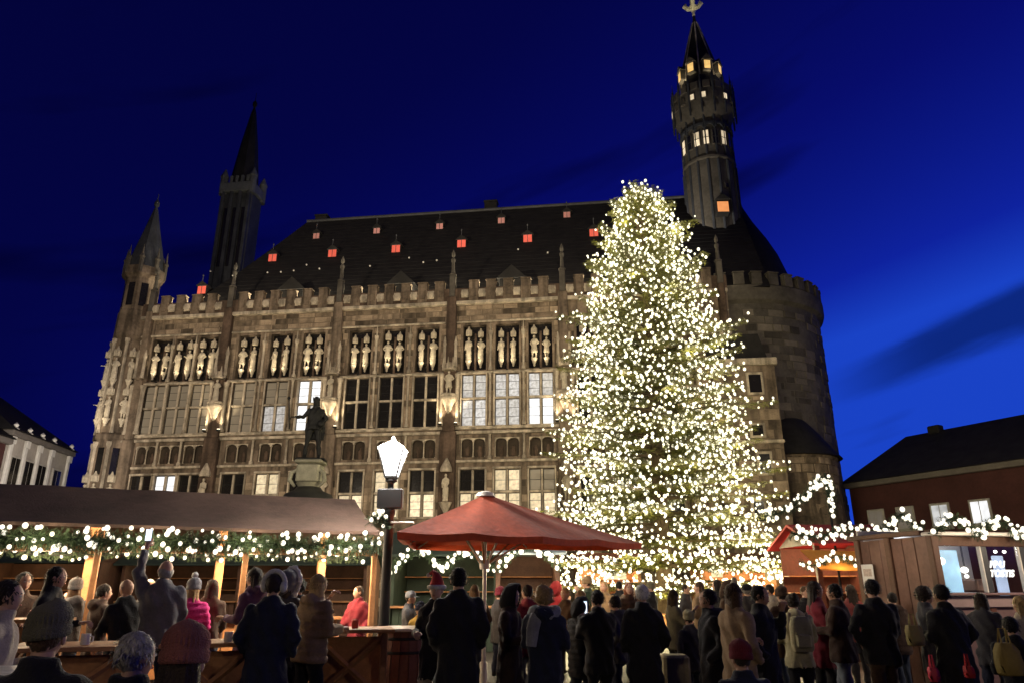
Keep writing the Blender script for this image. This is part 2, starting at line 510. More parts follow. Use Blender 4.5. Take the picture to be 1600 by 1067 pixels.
def head_grid(scale=1.0, hi=True):
    """a head with jaw, nose, brow, sockets; origin at its centre, facing +y"""
    nu, nv = (26, 18) if hi else (16, 11)
    mb = MB(); vs = []
    for j in range(nv + 1):
        t = -PI / 2 + PI * j / nv
        for i in range(nu):
            a = 2 * PI * i / nu
            d = np.array((math.cos(t) * math.cos(a), math.cos(t) * math.sin(a), math.sin(t)))
            p = d * (.076, .097, .117)
            if d[2] < 0:
                k = (-d[2]) ** 1.4
                p[0] *= 1 - .30 * k
                p[1] = p[1] * (1 - .12 * k) + .018 * k
            if d[1] > 0:
                p[1] *= 1 - .06 * d[1]
            def g(q, s_): return math.exp(-((d[0] - q[0]) ** 2 + (d[2] - q[2]) ** 2) / s_) * (1 if d[1] > 0 else 0)
            p[1] += .026 * g((0, 1, -.16), .012) + .012 * g((0, 1, .02), .006)
            p[1] -= .012 * (g((.36, 1, .06), .02) + g((-.36, 1, .06), .02))
            p[1] += .007 * g((0, 1, .28), .08) + .008 * g((0, 1, -.78), .03)
            vs.append(p * scale)
    fs = []
    for j in range(nv):
        for i in range(nu):
            fs.append((j * nu + i, j * nu + (i + 1) % nu, (j + 1) * nu + (i + 1) % nu, (j + 1) * nu + i))
    mb.add(vs, fs, 3)
    for s_ in (-1, 1):
        mb.ball((.078 * s_, -.005, -.005), (.012, .022, .032), 8, 6, 3)
        mb.ball((.027 * s_, .083, .006), (.0115, .008, .0085), 8, 6, 5)
        mb.ball((.027 * s_, .0895, .006), (.0055, .003, .0055), 6, 5, 4)
        mb.ball((.028 * s_, .090, .028), (.018, .006, .0045), 8, 5, 4)
    mb.ball((0, .090, -.058), (.022, .008, .0075), 8, 5, 6)
    return mb


def hand_mb(W, d, s_, curl=.6):
    """palm, four unequal bent fingers and a thumb from its side, leaving the cuff along d"""
    d = d.normalized(); up = Vector((0, 0, 1)) if abs(d.z) < .9 else Vector((0, -1, 0))
    a = d.cross(up).normalized(); n = a.cross(d).normalized()          # a across the palm, n off its back
    mb = MB()
    p0 = W - d * .03
    rg = []
    for t, w_, h_ in ((0, .026, .02), (.05, .034, .018), (.10, .041, .016), (.125, .036, .013)):
        c = p0 + d * t
        rg.append([c + a * w_ * math.cos(2 * PI * i / 10) + n * h_ * math.sin(2 * PI * i / 10) for i in range(10)])
    mb.rings([list(reversed(r)) for r in rg], 3)
    for k, (off, ln) in enumerate(((-.029, .062), (-.010, .074), (.010, .070), (.028, .055))):
        q = p0 + d * .112 + a * off
        pts = [q]; ang = 0
        for f in (.45, .32, .23):
            ang += curl * .75
            q = q + (d * math.cos(ang) - n * math.sin(ang)) * ln * f * 1.25
            pts.append(q)
        mb.tube(pts, [.0095, .009, .008, .0062], 6, 3)
    q = p0 + d * .045 - a * s_ * .030
    mb.tube([q, q - a * s_ * .022 + d * .026 - n * .012, q - a * s_ * .018 + d * .055 - n * .028], [.012, .0105, .007], 6, 3)
    return mb


def noisy_ball(c, r, amp, nu=18, nv=12, seed=0, fr=18.0, zmin=None):
    mb = MB(); mb.ball((0, 0, 0), r, nu, nv)
    out = []
    for v in mb.v:
        q = Vector(v)
        k = 1 + amp * noise.noise(q * fr + Vector((seed * 3.1, seed, 0)))
        q = q * k
        if zmin is not None and q.z < zmin: q.z = zmin + (q.z - zmin) * .1
        out.append((q.x + c[0], q.y + c[1], q.z + c[2]))
    mb.v = out
    return mb


def hair_mb(style, seed):
    mb = MB()
    def put(o): mb.add(o.v, o.f)
    if style in ('short', 'curly', 'long', 'bob', 'bun'):
        amp = .30 if style == 'curly' else .14
        put(noisy_ball((0, -.020, .026), (.087, .096, .104) if style != 'curly' else (.112, .112, .115), amp, 22, 14, seed, 26 if style == 'curly' else 34))
    if style == 'fringe':
        put(noisy_ball((0, -.03, -.01), (.086, .080, .075), .12, 20, 12, seed, 34))
    if style == 'long':
        rg = []
        for z, w_, y_ in ((.03, .088, -.05), (-.08, .098, -.058), (-.18, .105, -.075), (-.27, .10, -.09), (-.33, .07, -.095)):
            rg.append([(x * (1 + .10 * math.sin(i * 2.4 + seed)), y + .006 * math.sin(i * 4.1), z_) for i, (x, y, z_) in enumerate(ell(z, w_, .055, y_, 22, 2.2))])
        mb.rings(rg)
    if style == 'bob':
        rg = []
        for z, w_, y_ in ((.03, .092, -.028), (-.05, .100, -.03), (-.12, .102, -.034), (-.15, .085, -.04)):
            rg.append([(x * (1 + .06 * math.sin(i * 2.4 + seed)), y, z_) for i, (x, y, z_) in enumerate(ell(z, w_, .078, y_, 22, 2.2))])
        mb.rings(rg)
    if style == 'bun':
        put(noisy_ball((0, -.10, .09), (.045, .045, .045), .2, 12, 9, seed, 30))
    return mb


def strands(mb, c, r, n, seed, ln=.05, curl=0.0):
    rr = random.Random(seed)
    for _ in range(n):
        z = rr.uniform(-.55, 1); a = rr.uniform(0, 2 * PI); q = math.sqrt(1 - z * z)
        d = Vector((q * math.cos(a), q * math.sin(a), z))
        if d.y > .75 and z < .5: continue
        base = Vector((c[0] + d.x * r[0], c[1] + d.y * r[1], c[2] + d.z * r[2]))
        fl = Vector((d.x * .7 + rr.gauss(0, .25 + curl), d.y * .7 - .1 + rr.gauss(0, .25 + curl), -1 + d.z * .4 + rr.gauss(0, curl))).normalized()
        wv = fl.cross(d).normalized() * .0045 if fl.cross(d).length > .01 else Vector((.0045, 0, 0))
        t1 = base + fl * ln * .55 + d * .010; t2 = base + fl * ln * rr.uniform(.8, 1.2) + d * .004
        mb.add([base - wv, base + wv, t1 + wv, t1 - wv, t2], [(0, 1, 2, 3), (3, 2, 4)])


def hat_mb(style, seed):
    """list of (part name, mesh builder, material key 0 main / 1 trim)"""
    out = []
    if style in ('beanie', 'pom'):
        mb = MB(); rg = []
        for k, (r, z) in enumerate(((.100, .000), (.108, .012), (.108, .05), (.101, .058), (.106, .085), (.098, .125), (.072, .158), (.035, .176), (.004, .180))):
            n = 64; ring = []
            for i in range(n):
                a = 2 * PI * i / n
                rr = r * (1 + (.045 if i % 2 else -.015) * (1 if z < .15 else .4))
                ring.append((rr * .93 * math.cos(a), rr * 1.08 * math.sin(a) - .012, z + .010 * math.sin(a + seed)))
            rg.append(ring)
        mb.rings(rg)
        out.append(('knit_hat', mb, 0))
        if style == 'pom':
            out.append(('bobble', noisy_ball((0, -.02, .205), (.048, .048, .045), .35, 16, 11, seed, 60), 1))
    elif style == 'santa':
        mb = MB()
        mb.tube([(0, -.01, .03), (0, -.015, .11), (.02, -.03, .19), (.07, -.04, .23), (.12, -.05, .20)], [.104, .085, .05, .03, .015], 14)
        out.append(('red_hat', mb, 0))
        rim = MB(); rim.lathe([(.098, .015), (.122, .03), (.122, .06), (.096, .072)], 20, (0, -.01))
        rim.ball((.13, -.05, .19), .028, 10, 8)
        out.append(('white_trim', rim, 1))
    elif style in ('hood', 'furhood'):
        mb = MB(); rg = []
        for k in range(9):                     # open shell round the head, opening forward
            t = -1.15 + 2.3 * k / 8
            pass
        n = 22
        for (y, w_, zc, h_) in ((.085, .105, .005, .150), (.03, .120, .005, .160), (-.05, .124, .0, .155), (-.11, .100, -.02, .13), (-.145, .05, -.03, .075)):
            rg.append([(w_ * math.cos(2 * PI * i / n), y + .02 * math.sin(2 * PI * i / n), zc + h_ * math.sin(2 * PI * i / n)) for i in range(n)])
        mb.rings(rg, cap=False)
        mb.add(rg[-1], [tuple(range(n))])
        inner = [[(x * .9, y + .004, z * .9) for (x, y, z) in r] for r in rg[:3]]
        mb.rings([rg[0], inner[0], inner[1]], cap=False)
        out.append(('hood', mb, 0))
        if style == 'furhood':
            f = MB(); rr = random.Random(seed)
            for i in range(34):
                a = 2 * PI * i / 34
                b_ = noisy_ball((.115 * math.cos(a), .09 + .02 * math.sin(a), .005 + .158 * math.sin(a)), (.030 + rr.uniform(0, .012),) * 3, .4, 8, 6, i + seed, 70)
                f.add(b_.v, b_.f)
            out.append(('fur_trim', f, 1))
    elif style == 'cap':
        mb = MB(); mb.lathe([(.092, .01), (.098, .05), (.085, .10), (.045, .13), (.004, .135)], 20, (0, -.008), sy=1.1)
        mb.bbox(-.07, .07, .07, .165, .012, .026, .006)
        out.append(('cap', mb, 0))
    elif style == 'earband':
        mb = MB(); rg = []
        mb.tube([(.116 * math.cos(PI * k / 12), -.01, .01 + .148 * math.sin(PI * k / 12)) for k in range(13)], .026, 8)
        for s_ in (-1, 1): mb.ball((.098 * s_, -.005, 0), (.042, .06, .06), 12, 8)
        out.append(('ear_muff', mb, 0))
    elif style == 'crown':
        mb = MB()
        mb.lathe([(.095, .02), (.105, .05), (.11, .08), (.08, .085)], 16, (0, -.01))
        for i in range(8):
            a = 2 * PI * i / 8
            mb.lathe([(.016, .07), (.02, .11), (.003, .155)], 6, (.1 * math.cos(a), -.01 + .1 * math.sin(a)))
        mb.ball((0, -.01, .09), .085, 12, 8)
        out.append(('crown', mb, 0))
    return out


SKIN = {}


def solid(name, col, rough=.8, **k):
    return mat(name, col, rough, k.get('var', .3), k.get('scale', 6), k.get('bump', .25), k.get('bscale', 90), sheen=k.get('sheen', .15), spec=.2)


M_eye = mat('dark_eye', (.01, .008, .006), .3, .1, 5)
M_eyewhite = mat('eye_white', (.7, .66, .6), .3, .05, 5)
M_lip = mat('lip', (.35, .10, .08), .5, .1, 20)
M_shoe = mat('shoe_leather', (.02, .017, .015), .5, .3, 10)
M_skin = mat('skin', (.52, .31, .215), .55, .12, 14, .1, 120)


def finish_figure(sp, vox, segs):
    """turn the fused surface into one mesh with coat, trouser, shoe and skin regions plus head and hands"""
    co, no, fs = vox
    hem = sp.get('hem', .74)
    seed = sp.get('seed', 0)
    # cloth folds and quilting
    z = co[:, 2]
    dA = np.min([np.minimum(seg_dist(co, s_[0], s_[1]), seg_dist(co, s_[1], s_[2])) for s_ in segs], axis=0)
    coat_v = (z > hem) | (dA < .085)
    ph = seed * 1.7
    fold = .0075 * np.sin(z * 38 + co[:, 0] * 21 + ph) * np.sin(co[:, 0] * 17 + co[:, 1] * 23 + ph * 2) + .0075 * np.sin(z * 17 + co[:, 0] * 40 + ph) + .0035 * np.sin(z * 62 + np.abs(co[:, 0]) * 55 + ph) * np.clip(dA < .1, 0, 1)
    if sp.get('puffer'):
        q = .026 * (np.abs(np.sin(z * PI / .088 + .4 * np.sin(co[:, 0] * 9 + ph))) ** .6 - .5)
        disp = np.where(coat_v & (z < 1.46), q + .4 * fold, .6 * fold)
    else:
        lower = .016 * np.sin(np.arctan2(co[:, 1], co[:, 0]) * 9 + ph + z * 3) * np.clip((1.0 - z) / .5, 0, 1) * (z > hem - .02)
        disp = fold + lower
    co = co + no * disp[:, None]
    mb = MB()
    mb.v = [tuple(c) for c in co]; mb.f = fs
    cen = np.array([co[list(f)].mean(axis=0) for f in fs])
    dAf = np.min([np.minimum(seg_dist(cen, s_[0], s_[1]), seg_dist(cen, s_[1], s_[2])) for s_ in segs], axis=0)
    mi = np.where((cen[:, 2] > hem + .004) | ((dAf < .088) & (cen[:, 2] > hem - .25)), 0, np.where(cen[:, 2] < .105, 2, 1))
    mb.m = [int(x) for x in mi]
    lean = sp.get('lean', 0)
    neck = MB(); neck.tube([(0, lean * .58, 1.48), (0, .012 + lean * .64, 1.58)], [.058, .054], 12, 3)
    mb.add(neck.v, neck.f, 3)
    hd = head_grid(1.0, sp.get('hi', True))
    HM = Matrix.Translation((0, .022 + lean * .66, 1.632)) @ Matrix.Rotation(sp.get('yaw', 0), 4, 'Z') @ Matrix.Rotation(sp.get('nod', 0), 4, 'X')
    o = len(mb.v)
    mb.v.extend(tuple(HM @ Vector(v)) for v in hd.v); mb.f.extend(tuple(i + o for i in f) for f in hd.f); mb.m.extend(hd.m)
    hands = []
    for (S, E_, W), s_, key in ((segs[0], -1, 'L'), (segs[1], 1, 'R')):
        hm = hand_mb(W + (W - E_).normalized() * .03, W - E_, s_, .95 if sp.get(key) in ('hold', 'drink', 'phone', 'raise', 'out') else .45)
        if sp.get(key) != 'pocket': mb.add(hm.v, hm.f, 3)
        hands.append(W + (W - E_).normalized() * .12)
    return mb, HM, hands


PEOPLE = []


def person_spec(**k):
    k['seed'] = len(PEOPLE) + 1
    PEOPLE.append(k)


def build_figures(specs, sizes):
    raws = []; sg = []
    for sp in specs:
        r, s_ = body_raw(sp); raws.append(r); sg.append(s_)
    vox = voxel_batch(raws, sizes)
    return [finish_figure(sp, v, s_) for sp, v, s_ in zip(specs, vox, sg)]


# four carved figures for the facade, one larger pier figure
ST_SPECS = [
    dict(hem=.03, flare=.95, bulk=1.05, L='hold', R='down', seed=3, hi=False),
    dict(hem=.03, flare=1.05, bulk=1.12, L='hip', R='hold', seed=8, hi=False),
    dict(hem=.03, flare=.9, bulk=1.0, L='low', R='low', seed=12, yaw=.4, hi=False),
    dict(hem=.45, flare=1.2, bulk=1.05, L='hip', R='hip', seed=5, yaw=-.4, stance=.1, hi=False),
]
_f = build_figures(ST_SPECS, .045)
STATUES = []
for sp, (mb, HM, hands) in zip(ST_SPECS, _f):
    hb = MB()
    o = noisy_ball((0, -.02, .02), (.09, .098, .105), .15, 12, 8, sp['seed'], 30)
    hb.add([HM @ Vector(v) for v in o.v], o.f)
    mb.add(hb.v, hb.f)
    mb.m = [0] * len(mb.f)
    STATUES.append(mb.mesh('statue', [M_statue], 60))

# ================================================================== the ground
g = MB()
N = 40
gv = []
for j in range(N + 1):
    for i in range(N + 1):
        x = -150 + 300 * i / N; y = -60 + 300 * j / N
        gv.append((x, y, 0))
g.add(gv, [(j * (N + 1) + i, j * (N + 1) + i + 1, (j + 1) * (N + 1) + i + 1, (j + 1) * (N + 1) + i) for j in range(N) for i in range(N)])
m, n_, l_ = new_mat('market_cobbles')
b_ = n_['Principled BSDF']; b_.inputs['Roughness'].default_value = .55
tc = n_.new('ShaderNodeTexCoord'); mp = n_.new('ShaderNodeMapping'); mp.inputs['Scale'].default_value = (1, 1, 1)
vo = n_.new('ShaderNodeTexVoronoi'); vo.inputs['Scale'].default_value = 9.0; vo.feature = 'F1'
vd = n_.new('ShaderNodeTexVoronoi'); vd.inputs['Scale'].default_value = 9.0; vd.feature = 'DISTANCE_TO_EDGE'
no_ = n_.new('ShaderNodeTexNoise'); no_.inputs['Scale'].default_value = .6; no_.inputs['Detail'].default_value = 6
l_(tc.outputs['Object'], vo.inputs['Vector']); l_(tc.outputs['Object'], vd.inputs['Vector']); l_(tc.outputs['Object'], no_.inputs['Vector'])
rp = n_.new('ShaderNodeValToRGB'); rp.color_ramp.elements[0].color = (.03, .026, .022, 1); rp.color_ramp.elements[1].color = (.11, .09, .075, 1)
mx = n_.new('ShaderNodeMath'); mx.operation = 'MULTIPLY'
l_(vo.outputs['Color'], mx.inputs[0]); l_(no_.outputs[0], mx.inputs[1]); l_(mx.outputs[0], rp.inputs[0]); l_(rp.outputs[0], b_.inputs['Base Color'])
mr_ = n_.new('ShaderNodeMapRange'); mr_.inputs['From Max'].default_value = .15; l_(vd.outputs['Distance'], mr_.inputs[0])
bp = n_.new('ShaderNodeBump'); bp.inputs['Distance'].default_value = .015; bp.inputs['Strength'].default_value = .8
l_(mr_.outputs[0], bp.inputs['Height']); l_(bp.outputs[0], b_.inputs['Normal'])
g.build('ground', m)['kind'] = 'structure'

# ================================================================== the town hall
TH_RZ = R(-7.45)
TH0 = Vector((-26.5, 49.0, 0.0))
th = thing('town_hall', 'floodlit gothic stone town hall with battlements, rows of statues and a tall pointed tower', 'town hall', TH0, TH_RZ)
TH_U = Vector((math.cos(TH_RZ), math.sin(TH_RZ), 0)); TH_N = Vector((-math.sin(TH_RZ), math.cos(TH_RZ), 0))


def loc_th(p):
    d = Vector(p) - TH0
    return Vector((d.dot(TH_U), d.dot(TH_N), d.z))


FAC_L, FAC_R = -0.4, 41.0
PIERS = [6.35, 14.5, 22.6, 30.2, 38.1]
COLS = [(1.45, 1.5), (3.2, 1.5), (4.95, 1.5)]
for a, c in zip(PIERS[:-1], PIERS[1:]):
    mid = (a + c) / 2
    sp_ = (c - a) * .292
    COLS += [(mid - sp_, 1.6), (mid, 1.6), (mid + sp_, 1.6)]
Z_G0, Z_G1 = 5.6, 8.5        # ground floor windows
Z_B0, Z_B1 = 9.3, 10.55      # blind arcade panels
Z_M0, Z_M1 = 11.35, 14.8     # tall windows of the great storey
Z_N0, Z_N1 = 15.1, 18.25     # statue niches
Z_C = 19.9                   # underside of the battlements

w = MB()
xs = [FAC_L] + [v for c, ww in COLS for v in (c - ww / 2, c + ww / 2)] + [FAC_R]
for i in range(0, len(xs), 2):
    w.box(xs[i], xs[i + 1], 0, .5, 0, Z_C)
for c, ww in COLS:
    for z0, z1 in ((0, Z_G0), (Z_G1, Z_B0), (Z_B1, Z_M0), (Z_M1, Z_N0), (Z_N1, Z_C)):
        w.box(c - ww / 2, c + ww / 2, 0.004, .5, z0, z1)
w.box(FAC_L, FAC_R, .5, 1.0, 0, Z_C)                       # back of niches and panels
w.box(FAC_L, FAC_L + .5, 1.0, 16, 0, Z_C)                  # left end wall
facade = w.build('facade_wall', M_stone, th)

# cornices and string courses
for nm, z0, z1, pr in (('string_course', 10.78, 10.98, .20), ('string_course', 11.10, 11.30, .14), ('string_course', 8.95, 9.12, .14), ('string_course', 14.86, 15.0, .12), ('cornice', 19.70, 19.95, .34), ('cornice', 18.42, 18.56, .10), ('plinth', 4.6, 4.95, .22)):
    b = MB(); b.bbox(FAC_L, FAC_R, -pr, .002, z0, z1, .035); b.build(nm, M_trim if nm != 'plinth' else M_stone, th)


def set_mat(o, m):
    o.material_slots[0].link = 'OBJECT'; o.material_slots[0].material = m
    return o


_cache = {}


def cached(key, fn):
    if key not in _cache: _cache[key] = fn()
    return _cache[key]


def stone_window(parent, s, z0, ww, h, mats4, tr=.56, y=0.0, label=None):
    """cross window: moulded surround with mullion, transom, sill and four recessed panes"""
    def surround():
        b = MB(); t = .11
        b.bbox(-ww / 2 - t, -ww / 2, -.07, .12, -.02, h + .02, .02); b.bbox(ww / 2, ww / 2 + t, -.07, .12, -.02, h + .02, .02)
        b.bbox(-ww / 2 - t, ww / 2 + t, -.12, .12, h + .021, h + .16, .03)
        return b.mesh('window', [M_trim])
    def mull():
        b = MB(); b.bbox(-.075, .075, .03, .30, 0, h, .03); return b.mesh('mullion', [M_trim])
    def trans():
        b = MB(); b.bbox(-ww / 2, ww / 2, .0, .28, -.075, .075, .03); return b.mesh('transom', [M_trim])
    def sill():
        b = MB(); b.bbox(-ww / 2 - .14, ww / 2 + .14, -.16, .30, -.14, -.021, .03); return b.mesh('sill', [M_trim])
    def pane(pw, ph):
        b = MB()
        b.box(-pw / 2, pw / 2, .0, .03, 0, ph)
        f = .035
        for (x0, x1, q0, q1) in ((-pw / 2, -pw / 2 + f, 0, ph), (pw / 2 - f, pw / 2, 0, ph), (-pw / 2 + f, pw / 2 - f, 0, f), (-pw / 2 + f, pw / 2 - f, ph - f, ph)):
            b.box(x0, x1, -.025, -.002, q0, q1, 1)
        nb = 2 if ph < 1.4 else 3
        for k in range(1, nb):
            b.box(-pw / 2 + f, pw / 2 - f, -.018, -.002, ph * k / nb - .012, ph * k / nb + .012, 1)
        return b.mesh('pane', [M_dark_glass, M_iron])
    wo = link(cached(('sur', ww, h), surround), 'window', parent, (s, y, z0))
    link(cached(('mul', h), mull), 'mullion', wo, (0, 0, 0))
    link(cached(('tra', ww), trans), 'transom', wo, (0, 0, h * tr))
    link(cached(('sil', ww), sill), 'sill', wo, (0, 0, 0))
    pw = ww / 2 - .075
    for k, (sx, q0, ph) in enumerate(((-1, h * tr + .075, h * (1 - tr) - .075), (1, h * tr + .075, h * (1 - tr) - .075), (-1, 0, h * tr - .075), (1, 0, h * tr - .075))):
        p = link(cached(('pan', round(pw, 3), round(ph, 3)), lambda: pane(pw, ph)), 'pane', wo, (sx * (ww / 4 + .0375), .20, q0))
        set_mat(p, mats4[k])
    return wo


D_, I_, W_, B_, Y_ = M_dark_glass, M_dim_glass, M_lit_white, M_lit_bright, M_lit_warm
MAINW = {3: (I_, I_, I_, I_), 4: (I_, I_, W_, W_), 5: (B_, B_, B_, W_), 9: (W_,) * 4, 10: (W_,) * 4, 11: (W_, W_, B_, B_), 0: (I_,) * 4, 1: (I_,) * 4, 2: (I_,) * 4}
GRDW = {0: (D_, D_, M_lit_orange, M_lit_orange), 1: (B_, B_, I_, I_), 2: (D_, D_, W_, W_), 3: (D_, D_, D_, W_), 4: (Y_, Y_, Y_, Y_), 5: (D_, D_, Y_, Y_), 6: (D_, D_, Y_, Y_), 7: (Y_, Y_, Y_, Y_), 8: (D_, D_, Y_, Y_), 9: (D_, D_, Y_, Y_),
        10: (Y_, Y_, Y_, Y_), 11: (I_, I_, Y_, Y_)}
for i, (c, ww) in enumerate(COLS):
    stone_window(th, c, Z_M0, ww, Z_M1 - Z_M0, MAINW.get(i, (D_,) * 4), .53)
    stone_window(th, c, Z_G0, ww, Z_G1 - Z_G0, GRDW.get(i, (D_,) * 4), .52)


# statue niches: dark leaded light behind, two carved figures on consoles under canopies
def canopy_mesh():
    b = MB()
    b.lathe([(.20, 0), (.22, .04), (.20, .10), (.185, .12), (.185, .34), (.21, .38), (.17, .42), (.10, .55), (.05, .66), (.055, .69), (.01, .74)], 8, mi=0, rot=PI / 8)
    for i in range(8):
        a = PI / 8 + 2 * PI * i / 8
        b.lathe([(.03, .02), (.03, .36), (.004, .48)], 5, (.2 * math.cos(a), .2 * math.sin(a)))
    return b.mesh('canopy', [M_statue])


def console_mesh():
    b = MB(); b.lathe([(.03, -.62), (.08, -.55), (.07, -.46), (.13, -.34), (.16, -.2), (.21, -.1), (.23, -.04), (.23, 0), (.19, .002)], 8, rot=PI / 8)
    return b.mesh('console', [M_statue])


def niche_back(ww):
    b = MB()
    b.box(-ww / 2, ww / 2, .44, .49, 0, Z_N1 - Z_N0)
    for x in (-.02,):
        b.box(x - .05, x + .09, .34, .438, 0, Z_N1 - Z_N0 - .5, 1)
    return b.mesh('niche_light', [M_dark_glass, M_stone_dark])


def niche_arch(ww):
    """pointed tracery head: two small arches"""
    b = MB(); h = Z_N1 - Z_N0
    for cx in (-ww / 4, ww / 4):
        poly = [(cx - ww / 4, h), (cx - ww / 4, h - .45)]
        for k in range(9):
            a = PI - PI * k / 8
            poly.append((cx + (ww / 4 - .05) * math.cos(a), h - .45 + .36 * math.sin(a) ** .8))
        poly += [(cx + ww / 4, h - .45), (cx + ww / 4, h)]
        b.prism(poly, .18, .30)
    return b.mesh('tracery', [M_trim])


ME_canopy, ME_console = canopy_mesh(), console_mesh()
srng = random.Random(3)
for i, (c, ww) in enumerate(COLS):
    nb = link(cached(('nb', ww), lambda: niche_back(ww)), 'niche', th, (c, 0, Z_N0))
    for s_ in (-1, 1):
        st = link(STATUES[srng.randrange(4)], 'statue', th, (c + s_ * .41, .06, Z_N0 + .68), (0, 0, PI + srng.uniform(-.4, .4)), (.88 + srng.uniform(-.05, .05),) * 3)
        cn = link(ME_canopy, 'canopy', st, (0, 0, 1.86)); link(ME_console, 'console', st, (0, 0, 0.0))
    # blind arcade panel with carved relief and colonnettes
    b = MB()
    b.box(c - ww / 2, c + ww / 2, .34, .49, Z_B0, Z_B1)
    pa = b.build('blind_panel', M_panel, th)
    b = MB()
    for k in range(3):
        x = c - ww / 2 + ww * k / 2
        b.lathe([(.075, Z_B0), (.075, Z_B0 + .08), (.04, Z_B0 + .12), (.04, Z_B1 - .28), (.08, Z_B1 - .2)], 8, (x, .16))
    for k in range(2):
        cx = c - ww / 2 + ww * (k + .5) / 2; hw = ww / 4
        poly = [(cx - hw, Z_B1), (cx - hw, Z_B1 - .24)] + [(cx + (hw - .04) * math.cos(PI - PI * q / 8), Z_B1 - .24 + .20 * math.sin(PI * q / 8)) for q in range(9)] + [(cx + hw, Z_B1 - .24), (cx + hw, Z_B1)]
        b.prism(poly, .06, .24)
    b.build('arcade', M_trim, pa)
    for k in range(2):
        cx = c - ww / 2 + ww * (k + .5) / 2
        b = noisy_ball((cx, .33, Z_B0 + .40), (.15, .07, .36), .5, 12, 9, i * 3 + k, 7)
        b.build('relief', M_stone_dark, pa, 60)
    # a small lamp on the ledge lights each pair of figures from below
    b = MB(); b.bbox(-.07, .07, -.05, .05, 0, .07, .012)
    b.build('niche_lamp', M_iron, th, loc=(c, -.09, 15.0))
    spot('niche_light', (c, -.72, 14.95), (c, .15, 16.9), 170, 36, .8, (1, .85, .58), .06, th)

# slender shafts between the windows carry the eye up to the cornice
for c0, c1 in zip(COLS[:-1], COLS[1:]):
    mid = (c0[0] + c1[0]) / 2
    if min(abs(mid - p) for p in PIERS) < .9: continue
    b = MB()
    b.lathe([(.15, Z_B0 - .2), (.15, Z_B0), (.085, Z_B0 + .1), (.085, 10.7), (.13, 10.76)], 8, (mid, -.10))
    b.lathe([(.14, 11.32), (.14, 11.5), (.08, 11.6), (.08, Z_M1 - .1), (.14, Z_M1 + .05)], 8, (mid, -.10))
    b.lathe([(.15, 15.02), (.15, 15.2), (.085, 15.3), (.085, 17.4), (.15, 17.6), (.15, 17.75), (.06, 17.8), (.02, 18.4)], 8, (mid, -.10))
    b.build('slender_shaft', M_trim, th, 40)

